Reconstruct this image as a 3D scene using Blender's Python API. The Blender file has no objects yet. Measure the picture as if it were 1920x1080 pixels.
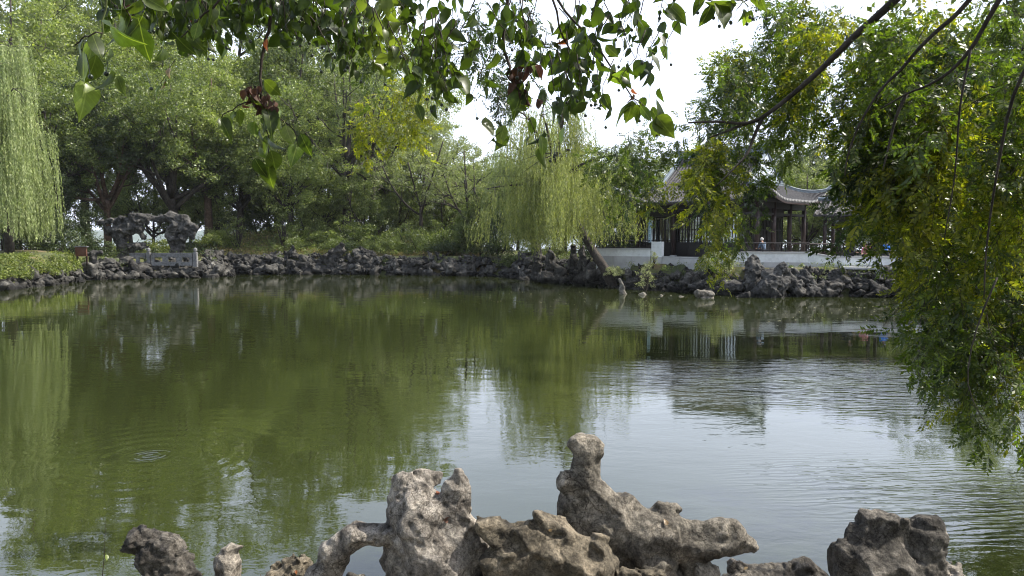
import bpy, math, random
import numpy as np
from mathutils import Vector, Matrix, Euler
R = math.radians
rng = np.random.default_rng(7)
random.seed(7)
scene = bpy.context.scene
col = scene.collection

# ------------------------------------------------------------------ camera, sky, sun
F = 1392.0
EYE = 3.3
PITCH = math.atan((540 - 445) / F)
cam_d = bpy.data.cameras.new('camera')
cam = bpy.data.objects.new('camera', cam_d); col.objects.link(cam)
cam.location = (0, 0, EYE)
cam.rotation_euler = (R(90) - PITCH, 0, 0)
cam_d.sensor_width = 36; cam_d.lens = F / 1920 * 36
cam_d.clip_start = 0.1; cam_d.clip_end = 9000
cam_d.dof.use_dof = False; cam_d.dof.focus_distance = 22; cam_d.dof.aperture_fstop = 20
scene.camera = cam

SUN_AZ, SUN_EL = R(82), R(52)          # azimuth from +Y towards +X
world = bpy.data.worlds.new('World'); scene.world = world; world.use_nodes = True
wn = world.node_tree.nodes; wl = world.node_tree.links
bg = wn['Background']; bg.inputs['Strength'].default_value = 0.15
sky = wn.new('ShaderNodeTexSky'); sky.sky_type = 'NISHITA'; sky.sun_disc = False
sky.sun_elevation = SUN_EL; sky.sun_rotation = SUN_AZ
sky.air_density = 1.0; sky.dust_density = 3.0; sky.ozone_density = 1.2
# thin high cloud veil: a soft whitening of the physical sky
tc = wn.new('ShaderNodeTexCoord'); mp = wn.new('ShaderNodeMapping'); mp.inputs['Scale'].default_value = (1.6, 1.6, 5.0)
nz = wn.new('ShaderNodeTexNoise'); nz.inputs['Scale'].default_value = 1.7; nz.inputs['Detail'].default_value = 6
cr = wn.new('ShaderNodeValToRGB'); cr.color_ramp.elements[0].position = 0.34; cr.color_ramp.elements[1].position = 0.72
cr.color_ramp.elements[0].color = (.7, .7, .7, 1); cr.color_ramp.elements[1].color = (1, 1, 1, 1)
sxyz = wn.new('ShaderNodeSeparateXYZ'); er = wn.new('ShaderNodeValToRGB'); ee = er.color_ramp.elements
while len(ee) < 4: ee.new(.5)
for i_, (p_, v_) in enumerate([(0, 1.0), (.26, .9), (.5, .38), (.85, .12)]): ee[i_].position = p_; ee[i_].color = (v_, v_, v_, 1)
mul = wn.new('ShaderNodeMath'); mul.operation = 'MULTIPLY'
mx = wn.new('ShaderNodeMix'); mx.data_type = 'RGBA'
CLOUD = (8.0, 8.7, 10.3, 1)
wl.new(tc.outputs['Generated'], mp.inputs['Vector']); wl.new(mp.outputs['Vector'], nz.inputs['Vector'])
wl.new(nz.outputs['Fac'], cr.inputs['Fac']); wl.new(tc.outputs['Generated'], sxyz.inputs[0]); wl.new(sxyz.outputs[2], er.inputs['Fac']); wl.new(er.outputs['Color'], mul.inputs[0]); wl.new(cr.outputs['Color'], mul.inputs[1]); wl.new(mul.outputs[0], mx.inputs[0])
wl.new(sky.outputs['Color'], mx.inputs[6]); mx.inputs[7].default_value = CLOUD
wl.new(mx.outputs[2], bg.inputs['Color'])

sd = bpy.data.lights.new('sun', 'SUN'); sd.energy = 5.0; sd.angle = R(0.6); sd.color = (1.0, 0.95, 0.86)
sun = bpy.data.objects.new('sun', sd); col.objects.link(sun)
to_sun = Vector((math.cos(SUN_EL) * math.sin(SUN_AZ), math.cos(SUN_EL) * math.cos(SUN_AZ), math.sin(SUN_EL)))
sun.rotation_euler = to_sun.to_track_quat('Z', 'Y').to_euler()
sun.location = to_sun * 60
vs = scene.view_settings
vs.view_transform = 'Standard'; vs.look = 'None'; vs.gamma = 1; vs.use_curve_mapping = False; vs.exposure = 0.85
scene.render.engine = 'CYCLES'
scene.cycles.filter_width = 1.1
HAZE = .00012
scene.cycles.max_bounces = 8; scene.cycles.transparent_max_bounces = 8
scene.cycles.diffuse_bounces = 3; scene.cycles.glossy_bounces = 3; scene.cycles.transmission_bounces = 4

_f = Vector((0, math.cos(PITCH), -math.sin(PITCH))); _u = Vector((0, math.sin(PITCH), math.cos(PITCH)))
def P(px, py, D):
    """point of the place seen at photo pixel (px,py), D metres ahead"""
    d = _f + Vector(((px - 960) / F, 0, 0)) + _u * ((540 - py) / F)
    return Vector((0, 0, EYE)) + d * (D / d.y)
def X(px, D): return (px - 960) / F * D
def PZ(px, D, z): return Vector((X(px, D), D, z))

# ------------------------------------------------------------------ helpers: objects
def tag(o, label=None, cat=None, group=None, kind=None):
    if label: o['label'] = label
    if cat: o['category'] = cat
    if group: o['group'] = group
    if kind: o['kind'] = kind
    return o
def empty(name, loc=(0, 0, 0), rz=0):
    o = bpy.data.objects.new(name, None); col.objects.link(o)
    o.location = loc; o.rotation_euler = (0, 0, rz); o.empty_display_size = .2
    return o
def link(name, me, mat=None, parent=None, loc=None):
    o = bpy.data.objects.new(name, me); col.objects.link(o)
    if mat is not None and len(me.materials) == 0: me.materials.append(mat)
    if parent: o.parent = parent
    if loc is not None: o.location = loc
    return o
def mesh_np(name, V, Q, smooth=False):
    """fast mesh from arrays; Q is (n,4) or (n,3)"""
    V = np.ascontiguousarray(V, dtype=np.float32); Q = np.ascontiguousarray(Q, dtype=np.int32)
    me = bpy.data.meshes.new(name); n, k = Q.shape
    me.vertices.add(len(V)); me.vertices.foreach_set('co', V.ravel())
    me.loops.add(n * k); me.loops.foreach_set('vertex_index', Q.ravel())
    me.polygons.add(n); me.polygons.foreach_set('loop_start', np.arange(0, n * k, k, dtype=np.int32))
    me.polygons.foreach_set('loop_total', np.full(n, k, dtype=np.int32))
    if smooth: me.polygons.foreach_set('use_smooth', np.ones(n, dtype=bool))
    me.update(calc_edges=True)
    return me
def mesh_py(name, v, f, smooth=False):
    me = bpy.data.meshes.new(name); me.from_pydata([tuple(a) for a in v], [], f)
    if smooth:
        for p in me.polygons: p.use_smooth = True
    me.update(); return me

class MB:
    def __init__(s): s.v = []; s.f = []
    def add(s, v, f):
        n = len(s.v); s.v += [tuple(a) for a in v]; s.f += [tuple(i + n for i in q) for q in f]; return s
    def box(s, x0, x1, y0, y1, z0, z1):
        v = [(x, y, z) for z in (z0, z1) for y in (y0, y1) for x in (x0, x1)]
        return s.add(v, [(0, 2, 3, 1), (4, 5, 7, 6), (0, 1, 5, 4), (2, 6, 7, 3), (0, 4, 6, 2), (1, 3, 7, 5)])
    def obox(s, a, b, w, z0, z1, z0b=None, z1b=None):
        """upright slab along plan segment a-b, thickness w, with own heights at each end"""
        z0b = z0 if z0b is None else z0b; z1b = z1 if z1b is None else z1b
        a = Vector((a[0], a[1])); b = Vector((b[0], b[1])); d = (b - a).normalized(); n = Vector((-d.y, d.x)) * (w / 2)
        c = [a - n, a + n, b + n, b - n]; zb = [z0, z0, z0b, z0b]; zt = [z1, z1, z1b, z1b]
        v = [(p.x, p.y, z) for p, z in zip(c, zb)] + [(p.x, p.y, z) for p, z in zip(c, zt)]
        return s.add(v, [(0, 1, 2, 3)[::-1][::-1], (7, 6, 5, 4), (0, 4, 5, 1), (1, 5, 6, 2), (2, 6, 7, 3), (3, 7, 4, 0)])
    def tube(s, pts, radii, n=6, cap=True):
        pts = [Vector(p) for p in pts]; rings = []
        up = Vector((0, 0, 1)); base = len(s.v)
        ref = None
        for i, p in enumerate(pts):
            t = (pts[min(i + 1, len(pts) - 1)] - pts[max(i - 1, 0)])
            t = t.normalized() if t.length > 1e-9 else Vector((0, 0, 1))
            if ref is None: ref = t.orthogonal().normalized()
            ref = (ref - t * ref.dot(t))
            ref = ref.normalized() if ref.length > 1e-6 else t.orthogonal().normalized()
            b = t.cross(ref); r = radii[i] if hasattr(radii, '__len__') else radii
            for k in range(n):
                a = 2 * math.pi * k / n
                s.v.append(tuple(p + ref * (r * math.cos(a)) + b * (r * math.sin(a))))
        for i in range(len(pts) - 1):
            for k in range(n):
                a = base + i * n + k; b_ = base + i * n + (k + 1) % n
                s.f.append((a, b_, b_ + n, a + n))
        if cap:
            s.f.append(tuple(base + k for k in range(n))[::-1])
            s.f.append(tuple(base + (len(pts) - 1) * n + k for k in range(n)))
        return s
    def sphere(s, c, r, nu=10, nv=7, sq=(1, 1, 1)):
        v = []; f = []
        for j in range(nv + 1):
            ph = math.pi * j / nv
            for i in range(nu):
                th = 2 * math.pi * i / nu
                v.append((c[0] + r * sq[0] * math.sin(ph) * math.cos(th), c[1] + r * sq[1] * math.sin(ph) * math.sin(th), c[2] + r * sq[2] * math.cos(ph)))
        for j in range(nv):
            for i in range(nu):
                a = j * nu + i; b = j * nu + (i + 1) % nu
                f.append((a, a + nu, b + nu, b))
        return s.add(v, f)
    def mesh(s, name, smooth=False): return mesh_py(name, s.v, s.f, smooth)
    def build(s, name, mat, parent=None, loc=None, smooth=False):
        return link(name, s.mesh(name, smooth), mat, parent, loc)

# ------------------------------------------------------------------ helpers: numpy noise and implicit stones
def unit(v): return v / np.maximum(np.linalg.norm(v, axis=-1, keepdims=True), 1e-9)
def _h(ix, iy, iz, seed):
    h = (ix.astype(np.int64) * 374761393 + iy.astype(np.int64) * 668265263 + iz.astype(np.int64) * 2147483647 + seed * 974634777) & 0xffffffff
    h = ((h ^ (h >> 13)) * 1274126177) & 0xffffffff
    h = ((h ^ (h >> 16)) * 2246822519) & 0xffffffff
    return ((h ^ (h >> 15)) & 0xffffff) / float(0xffffff)
def vnoise(p, seed=0):
    i = np.floor(p); f = p - i; i = i.astype(np.int64); f = f * f * (3 - 2 * f)
    x, y, z = i[:, 0], i[:, 1], i[:, 2]; fx, fy, fz = f[:, 0], f[:, 1], f[:, 2]
    r = 0
    for dx in (0, 1):
        for dy in (0, 1):
            for dz in (0, 1):
                w = (fx if dx else 1 - fx) * (fy if dy else 1 - fy) * (fz if dz else 1 - fz)
                r = r + w * _h(x + dx, y + dy, z + dz, seed)
    return r * 2 - 1
def fbm(p, seed=0, o=4):
    r = 0; a = .5
    for k in range(o):
        r = r + a * vnoise(p * (2.03 ** k) + 17.3 * k, seed + k); a *= .5
    return r
def worley(p, seed=0):
    i = np.floor(p).astype(np.int64); best = np.full(len(p), 9.0); b2 = np.full(len(p), 9.0)
    for dx in (-1, 0, 1):
        for dy in (-1, 0, 1):
            for dz in (-1, 0, 1):
                c = i + np.array([dx, dy, dz]); x, y, z = c[:, 0], c[:, 1], c[:, 2]
                q = np.stack([x + _h(x, y, z, seed), y + _h(x, y, z, seed + 1), z + _h(x, y, z, seed + 2)], 1)
                d = np.linalg.norm(q - p, axis=1)
                b2 = np.minimum(b2, np.maximum(best, d)); best = np.minimum(best, d)
    return best, b2
def surface_nets(Vv, org, h):
    ins = Vv < 0; nx, ny, nz_ = Vv.shape
    C = np.stack([ins[a:nx - 1 + a, b:ny - 1 + b, c:nz_ - 1 + c] for a in (0, 1) for b in (0, 1) for c in (0, 1)])
    act = C.any(0) & ~C.all(0)
    I = np.argwhere(act); idx = np.full(act.shape, -1, dtype=np.int64); idx[act] = np.arange(len(I))
    acc = np.zeros((len(I), 3)); cnt = np.zeros(len(I))
    cor = [(a, b, c) for a in (0, 1) for b in (0, 1) for c in (0, 1)]
    for a in cor:
        for b in cor:
            if sum(b) - sum(a) == 1 and all(b[k] >= a[k] for k in range(3)):
                va = Vv[I[:, 0] + a[0], I[:, 1] + a[1], I[:, 2] + a[2]]; vb = Vv[I[:, 0] + b[0], I[:, 1] + b[1], I[:, 2] + b[2]]
                m = (va < 0) != (vb < 0); t = np.where(m, va / np.where(m, va - vb, 1), 0)
                pa = np.array(a, float); pb = np.array(b, float)
                acc += m[:, None] * (pa + t[:, None] * (pb - pa)); cnt += m
    pos = (I + acc / cnt[:, None]) * h + org
    quads = []
    for ax in range(3):
        o1, o2 = [(1, 2), (2, 0), (0, 1)][ax]
        e = [0, 0, 0]; e[ax] = 1
        A = ins[:nx - e[0], :ny - e[1], :nz_ - e[2]]; B = ins[e[0]:, e[1]:, e[2]:]
        E = np.argwhere(A != B); E = E[(E[:, o1] > 0) & (E[:, o2] > 0)]
        E = E[(E[:, o1] < Vv.shape[o1] - 1) & (E[:, o2] < Vv.shape[o2] - 1)]
        def cell(d1, d2):
            c = E.copy(); c[:, o1] -= d1; c[:, o2] -= d2; return idx[c[:, 0], c[:, 1], c[:, 2]]
        q = np.stack([cell(1, 1), cell(0, 1), cell(0, 0), cell(1, 0)], 1)
        fl = ~A[E[:, 0], E[:, 1], E[:, 2]]
        q[fl] = q[fl][:, ::-1]; quads.append(q)
    Q = np.concatenate(quads); Q = Q[(Q >= 0).all(1)]
    return pos, Q
def rock_mesh(name, prims, subs=(), h=.01, k=.03, amp=.03, freq=6, famp=.012, ffreq=22, squash=1.0, seed=1, cracks=0.0, pit=0.0, zmin=None, smooth=True, warp=.5, facet=0, nf=8, groove=0, gf=13):
    rf_g = np.random.default_rng(seed + 999)
    """prims: (p0,r0,p1,r1) tapered limbs, blended; subs: (centre,r) hollows cut in; then scalloped by cellular noise"""
    A = np.array([list(p[0]) for p in prims] + [list(p[2]) for p in prims], float); rr = np.array([p[1] for p in prims] + [p[3] for p in prims])
    lo = (A - rr[:, None]).min(0) - 3 * h - amp * .3; hi = (A + rr[:, None]).max(0) + 3 * h + amp * .3
    if zmin is not None: lo[2] = max(lo[2], zmin - 3 * h)
    n = np.ceil((hi - lo) / h).astype(int) + 1
    g = [lo[i] + np.arange(n[i]) * h for i in range(3)]
    G = np.stack(np.meshgrid(*g, indexing='ij'), -1).reshape(-1, 3)
    d = np.full(len(G), 1e3)
    W = G + warp * amp * np.stack([vnoise(G * freq * .6, seed + 31), vnoise(G * freq * .6 + 9, seed + 37), vnoise(G * freq * .6 + 5, seed + 41)], 1) if warp else G
    for p0, r0, p1, r1 in prims:
        a = np.array(list(p0)); b = np.array(list(p1)); ab = b - a; L2 = max(ab @ ab, 1e-9)
        t = np.clip(((W - a) @ ab) / L2, 0, 1); q = W - a - t[:, None] * ab; q[:, 1] /= squash
        dd = np.linalg.norm(q, axis=1) - (r0 + t * (r1 - r0))
        if facet:
            rt_ = r0 + t * (r1 - r0)
            for nn_ in unit(rf_g.normal(size=(nf, 3))): dd = np.maximum(dd, q @ nn_ - facet * rt_)
        hh = np.clip(.5 + .5 * (d - dd) / k, 0, 1); d = d + (dd - d) * hh - k * hh * (1 - hh)
    for c, r in subs:
        q = W - np.array(list(c)); dd = r - np.linalg.norm(q, axis=1); hh = np.clip(.5 + .5 * (dd - d) / (k * .5), 0, 1)
        d = d + (dd - d) * hh + k * .5 * hh * (1 - hh)
    m = np.abs(d) < amp * 1.6 + famp * 2 + 2 * h
    Pn = G[m] + .35 / freq * np.stack([vnoise(G[m] * freq, seed + 3), vnoise(G[m] * freq + 7, seed + 5), vnoise(G[m] * freq + 3, seed + 9)], 1)
    f1, f2 = worley(Pn * freq, seed)
    dn = amp * (.55 - f1) * 1.5 + famp * fbm(G[m] * ffreq, seed + 50, 3) * 2
    if groove:
        Gp = G[m] @ np.array([[.55, .1, 1.1], [-.2, 1.1, .1], [-.45, .2, 1.3]]) + .02 * fbm(G[m] * 9, seed + 8, 2)[:, None]
        for q_ in (1, 2.1): dn = dn + groove / q_ * (np.clip(.32 - np.abs(vnoise(Gp * gf * q_, seed + 61)), 0, 1) * 3 - .35)
    if cracks: dn = dn + cracks * np.clip(1 - (f2 - f1) * 7, 0, 1)
    if pit:
        g1, _ = worley(G[m] * ffreq * .8 * np.array([1, 1, 1.0]), seed + 77); dn = dn + pit * np.clip(.42 - g1, 0, 1) * 2.4
    d[m] += dn
    if zmin is not None: d = np.maximum(d, zmin - G[:, 2])
    Vv = d.reshape(n)
    for ax in range(3):
        sl = [slice(None)] * 3
        for e in (0, -1): sl[ax] = e; Vv[tuple(sl)] = np.maximum(Vv[tuple(sl)], h)
    pos, Q = surface_nets(Vv, lo, h)
    return mesh_np(name, pos, Q, smooth)
def recentre(me, c):
    n = len(me.vertices); a = np.empty(n * 3, dtype=np.float32); me.vertices.foreach_get('co', a)
    a = a.reshape(-1, 3) - np.array(list(c), dtype=np.float32); me.vertices.foreach_set('co', a.ravel()); me.update()

# ------------------------------------------------------------------ materials
def new_mat(name):
    m = bpy.data.materials.new(name); m.use_nodes = True; nt = m.node_tree
    return m, nt, nt.nodes['Principled BSDF'], nt.nodes['Material Output']
def ramp(nt, fac, stops):
    r = nt.nodes.new('ShaderNodeValToRGB'); e = r.color_ramp.elements
    while len(e) < len(stops): e.new(.5)
    for i, (p, c) in enumerate(stops): e[i].position = p; e[i].color = (*c, 1)
    nt.links.new(fac, r.inputs['Fac']); return r.outputs['Color']
def noise(nt, scale, detail=5, rough=.6, vec=None, obj=True, dist=0):
    n = nt.nodes.new('ShaderNodeTexNoise'); n.inputs['Scale'].default_value = scale; n.inputs['Detail'].default_value = detail
    n.inputs['Roughness'].default_value = rough; n.inputs['Distortion'].default_value = dist
    if vec is None:
        t = nt.nodes.new('ShaderNodeTexCoord'); vec = t.outputs['Object']
    nt.links.new(vec, n.inputs['Vector']); return n.outputs['Fac']
def mixc(nt, fac, a, b, mode='MIX'):
    m = nt.nodes.new('ShaderNodeMix'); m.data_type = 'RGBA'; m.blend_type = mode
    for sock, v in ((0, fac), (6, a), (7, b)):
        if hasattr(v, 'is_linked') or hasattr(v, 'links'): nt.links.new(v, m.inputs[sock])
        elif isinstance(v, (int, float)): m.inputs[sock].default_value = v
        else: m.inputs[sock].default_value = (*v, 1)
    return m.outputs[2]
def bump(nt, b, height, strength=.5, dist=.02):
    n = nt.nodes.new('ShaderNodeBump'); n.inputs['Strength'].default_value = strength; n.inputs['Distance'].default_value = dist
    nt.links.new(height, n.inputs['Height']); nt.links.new(n.outputs['Normal'], b.inputs['Normal']); return n
def world_vec(nt):
    g = nt.nodes.new('ShaderNodeNewGeometry'); return g.outputs['Position']
def m_plain(name, c, rough=.7, var=.25, scale=3, bs=.2, spec=.3, metal=0):
    m, nt, b, o = new_mat(name)
    f = noise(nt, scale, 6)
    c2 = tuple(x * (1 - var) for x in c); c3 = tuple(min(1, x * (1 + var)) for x in c)
    nt.links.new(ramp(nt, f, [(.3, c2), (.7, c3)]), b.inputs['Base Color'])
    b.inputs['Roughness'].default_value = rough; b.inputs['Specular IOR Level'].default_value = spec; b.inputs['Metallic'].default_value = metal
    if bs: bump(nt, b, noise(nt, scale * 8, 5), bs, .01)
    return m
def m_rock(name, dark, mid, light, s=4, fine=40, bs=.8, bd=.012, rnd=0.0, moss=None, mossy=.0, stain=.75, spk_=.7, crack=0, wet=False):
    m, nt, b, o = new_mat(name)
    t = nt.nodes.new('ShaderNodeTexCoord'); v = t.outputs['Object']
    big = noise(nt, s, 7, .65, v, dist=.4); f2 = noise(nt, fine, 6, .7, v); f3 = noise(nt, s * 3.3, 8, .7, v)
    stain_a = stain
    base = ramp(nt, big, [(.28 if not crack else .36, dark), (.5, mid), (.74 if not crack else .66, light)])  # cracked stone: tighter stops put lit-top, dark-underside contrast into the mottle
    spk = ramp(nt, f2, [(.35, (.45, .45, .45)), (.62, (1.2, 1.18, 1.15))])
    c = mixc(nt, spk_, base, spk, 'MULTIPLY')
    stain = ramp(nt, f3, [(.36, (.35, .33, .3)), (.52, (1, 1, 1))])
    c = mixc(nt, stain_a, c, stain, 'MULTIPLY')
    if moss:
        mf = ramp(nt, noise(nt, s * 1.7, 8, .75, v), [(.55 - mossy * .2, (0, 0, 0)), (.7, (1, 1, 1))])
        c = mixc(nt, mf, c, moss)
    if crack:
        dv = nt.nodes.new('ShaderNodeMix'); dv.data_type = 'RGBA'; dv.inputs[0].default_value = .12; nt.links.new(v, dv.inputs[6])
        nn_ = nt.nodes.new('ShaderNodeTexNoise'); nn_.inputs['Scale'].default_value = s * 1.5; nn_.inputs['Detail'].default_value = 6; nt.links.new(v, nn_.inputs['Vector']); nt.links.new(nn_.outputs['Color'], dv.inputs[7])
        for sc_, wd in ((crack, .035), (crack * 2.7, .05)):
            vc = nt.nodes.new('ShaderNodeTexVoronoi'); vc.feature = 'DISTANCE_TO_EDGE'; vc.inputs['Scale'].default_value = sc_; nt.links.new(dv.outputs[2], vc.inputs['Vector'])
            msk = ramp(nt, noise(nt, s * .8, 3, .5, v), [(.45, (1, 1, 1)), (.6, (0, 0, 0))])
            cl_ = ramp(nt, vc.outputs['Distance'], [(0, (.22, .2, .18)), (wd, (1, 1, 1))]); cl_ = mixc(nt, msk, cl_, (1, 1, 1)); c = mixc(nt, .85, c, cl_, 'MULTIPLY')
        dk = ramp(nt, noise(nt, fine * 2.2, 3, .7, v), [(.34, (.4, .38, .36)), (.5, (1, 1, 1)), (.7, (1.25, 1.22, 1.18))]); c = mixc(nt, .8, c, dk, 'MULTIPLY')
    if wet:
        gz = nt.nodes.new('ShaderNodeSeparateXYZ'); nt.links.new(world_vec(nt), gz.inputs[0]); ma = nt.nodes.new('ShaderNodeMath'); ma.operation = 'MULTIPLY_ADD'; nt.links.new(f3, ma.inputs[0]); ma.inputs[1].default_value = -.35; nt.links.new(gz.outputs[2], ma.inputs[2])
        wr = ramp(nt, ma.outputs[0], [(0, (.28, .28, .27)), (.22, (1, 1, 1))]); c = mixc(nt, 1.0, c, wr, 'MULTIPLY')
    if rnd:
        oi = nt.nodes.new('ShaderNodeObjectInfo')
        rr = ramp(nt, oi.outputs['Random'], [(0, (1 - rnd,) * 3), (.5, (1, .97, .93)), (1, (1 + rnd, 1 + rnd, 1 + rnd * .95))])
        c = mixc(nt, 1.0, c, rr, 'MULTIPLY')
    nt.links.new(c, b.inputs['Base Color']); b.inputs['Roughness'].default_value = .88; b.inputs['Specular IOR Level'].default_value = .25
    vo = nt.nodes.new('ShaderNodeTexVoronoi'); vo.inputs['Scale'].default_value = fine * .55; nt.links.new(v, vo.inputs['Vector'])
    ad = nt.nodes.new('ShaderNodeMath'); ad.operation = 'MULTIPLY_ADD'; nt.links.new(vo.outputs['Distance'], ad.inputs[0]); ad.inputs[1].default_value = .35
    nt.links.new(f2, ad.inputs[2])
    ad2 = nt.nodes.new('ShaderNodeMath'); ad2.operation = 'ADD'; nt.links.new(ad.outputs[0], ad2.inputs[0]); nt.links.new(f3, ad2.inputs[1])
    bump(nt, b, ad2.outputs[0], bs, bd)
    return m
def m_leaf(name, c1, c2, c3=None, transl=.35, tc=None, rough=.45, spec=.4, clump=.35, cs=.8, isl=True):
    """leaf: per-leaf colour from island (or object) random plus soft patches; light passes through"""
    m, nt, b, o = new_mat(name)
    if isl:
        g = nt.nodes.new('ShaderNodeNewGeometry'); rnd = g.outputs['Random Per Island']
    else:
        g = nt.nodes.new('ShaderNodeObjectInfo'); rnd = g.outputs['Random']
    st = [(0, c1), (.6, c2)] + ([(1, c3)] if c3 else [(1, c2)])
    c = ramp(nt, rnd, st)
    if clump:
        f = noise(nt, cs, 3, .6, world_vec(nt))
        cl = ramp(nt, f, [(.33, (1 - clump, 1 - clump, 1 - clump)), (.68, (1 + clump, 1 + clump * .9, 1 + clump * .5))])
        c = mixc(nt, 1.0, c, cl, 'MULTIPLY')
    nt.links.new(c, b.inputs['Base Color']); b.inputs['Roughness'].default_value = rough; b.inputs['Specular IOR Level'].default_value = spec
    tr = nt.nodes.new('ShaderNodeBsdfTranslucent')
    tcol = mixc(nt, 1.0, c, tc or (1.5, 1.7, .6), 'MULTIPLY'); nt.links.new(tcol, tr.inputs['Color'])
    ms = nt.nodes.new('ShaderNodeMixShader'); ms.inputs[0].default_value = transl
    nt.links.new(b.outputs[0], ms.inputs[1]); nt.links.new(tr.outputs[0], ms.inputs[2]); nt.links.new(ms.outputs[0], o.inputs['Surface'])
    return m

M = {}
M['bark'] = m_rock('bark', (.022, .018, .015), (.05, .042, .035), (.10, .088, .075), s=1.5, fine=9, bs=.8, bd=.03)
M['bark_brown'] = m_rock('bark_brown', (.05, .032, .022), (.10, .066, .045), (.17, .12, .09), s=1.5, fine=9, bs=.8, bd=.03)
M['twig'] = m_plain('twig_bark', (.035, .026, .02), .8, .3, 20, .3)
M['greentwig'] = m_plain('green_twig', (.08, .10, .03), .6, .3, 20, .1)
M['stone'] = m_rock('bank_stone', (.018, .018, .017), (.052, .051, .048), (.15, .145, .133), s=2.2, fine=9, bs=.8, bd=.06, rnd=.5, wet=True)
M['taihu'] = m_rock('taihu_stone', (.018, .018, .018), (.056, .055, .052), (.19, .183, .17), s=1.8, wet=True, fine=9, bs=.7, bd=.05)
M['stone_pale'] = m_rock('pale_stone', (.07, .066, .058), (.15, .14, .12), (.27, .25, .22), s=2, fine=12, bs=.6, bd=.04)
M['pave'] = m_plain('paving', (.30, .29, .27), .8, .2, 2, .3)
M['wood'] = m_plain('dark_timber', (.011, .009, .010), .5, .35, 4, .15, .35)
M['woodred'] = m_plain('brown_timber', (.028, .016, .014), .5, .35, 4, .15, .35)
M['tile'] = m_plain('grey_roof_tile', (.075, .07, .068), .55, .4, 5, .35, .45)
M['tile_under'] = m_plain('roof_pan_tile', (.05, .047, .046), .7, .4, 5, .3)
M['ridge'] = m_plain('ridge_plaster', (.16, .19, .21), .6, .25, 3, .2)
M['gable'] = m_plain('gable_plaster', (.45, .50, .53), .8, .15, 1, .1)
M['white'] = m_rock('white_plaster', (.52, .54, .54), (.64, .66, .66), (.72, .73, .72), s=.7, fine=5, bs=.1, bd=.01, stain=.22, spk_=.15)
M['plinth'] = m_plain('plinth_stone', (.36, .36, .355), .8, .16, 1.4, .2)
M['railstone'] = m_rock('railing_stone', (.12, .122, .125), (.18, .183, .187), (.25, .253, .257), s=2, fine=14, bs=.3, bd=.01)

# leaves
M['camphor'] = m_leaf('camphor_leaf', (.055, .08, .024), (.11, .145, .042), (.215, .25, .09), .35, rough=.42, spec=.5)
M['camphor2'] = m_leaf('camphor_leaf_bright', (.10, .135, .04), (.18, .22, .07), (.32, .35, .14), .4, rough=.45, spec=.5)
M['dark'] = m_leaf('dark_leaf', (.022, .037, .016), (.045, .066, .026), (.085, .11, .042), .25, rough=.45, spec=.4)
M['grey'] = m_leaf('greygreen_leaf', (.105, .13, .06), (.17, .20, .095), (.28, .30, .16), .36, rough=.5)
M['willow'] = m_leaf('willow_leaf', (.18, .23, .10), (.27, .32, .14), (.38, .42, .21), .35, (1.2, 1.35, .7), rough=.5, clump=.3, cs=1.2)
M['willow2'] = m_leaf('willow_leaf_yellow', (.13, .16, .055), (.22, .25, .085), (.34, .35, .13), .4, (1.25, 1.35, .6), rough=.5, clump=.3, cs=1.2)
M['cover'] = m_leaf('ground_plant_leaf', (.07, .10, .03), (.13, .165, .045), (.22, .24, .07), .35, rough=.5, clump=.4, cs=1.0)
M['yellowgrass'] = m_leaf('dry_grass', (.15, .13, .055), (.27, .21, .11), (.40, .31, .18), .3, rough=.7, clump=.5, cs=.5)
M['drybush'] = m_leaf('pale_flower_bush', (.12, .15, .08), (.26, .28, .17), (.45, .45, .35), .35, rough=.6)

# ------------------------------------------------------------------ ground and water
# pond outline in plan
far_pts = [(-260, 42), (-90, 42), (0, 46.2), (60, 49.5), (120, 53), (165, 58), (300, 60.5), (410, 62), (425, 66), (600, 66.3), (780, 65.2), (960, 62.5),
           (990, 57.5), (1060, 53.5), (1135, 49.5), (1190, 47), (1300, 44.6), (1400, 42.3), (1475, 41.2), (1560, 41.3), (1640, 41.0), (1760, 40), (1900, 38.8), (2010, 36)]
FAR = [(X(px, D), D) for px, D in far_pts]
POND = FAR + [(22.5, 26), (16.5, 14), (14, 1.0), (-16, 1.0), (-26, 8), (-36, 24), (-42, 34)]
PP = np.array(POND)
def pond_sd(x, y):
    """signed distance to the pond edge (negative in the water)"""
    p = np.stack([x, y], -1); d = np.full(x.shape, 1e9); inside = np.zeros(x.shape, bool)
    for i in range(len(PP)):
        a = PP[i]; b = PP[(i + 1) % len(PP)]; ab = b - a
        t = np.clip(((p - a) @ ab) / (ab @ ab), 0, 1); q = p - a - t[..., None] * ab
        d = np.minimum(d, np.linalg.norm(q, axis=-1))
        c = (a[1] > y) != (b[1] > y)
        inside ^= c & (x < (b[0] - a[0]) * (y - a[1]) / (b[1] - a[1] + 1e-12) + a[0])
    return np.where(inside, -d, d)
def height(x, y):
    x = np.asarray(x, float); y = np.asarray(y, float)
    s = pond_sd(x, y)
    p3 = np.stack([x.ravel() * .12, y.ravel() * .12, np.zeros(x.size)], 1); nzz = fbm(p3, 3, 4).reshape(x.shape)
    h = 1.5 + .35 * nzz
    h = h + 2.3 * np.exp(-((x + 24) / 11) ** 2 - ((y - 78) / 7.5) ** 2)
    h = h + 1.1 * np.exp(-((x + 9) / 8) ** 2 - ((y - 80) / 8) ** 2)
    h = h + .9 * np.exp(-((x + 36) / 5) ** 2 - ((y - 55) / 5) ** 2)
    h = np.where(y > 92, h + (-2.2 - h) * np.clip((y - 92) / 22, 0, 1), h)
    k = np.clip((s - .15) / .8, 0, 1); k = k * k * (3 - 2 * k)
    return -1.4 * (1 - k) + h * k
def hz(x, y): return float(height(np.array([x]), np.array([y]))[0])
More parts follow.
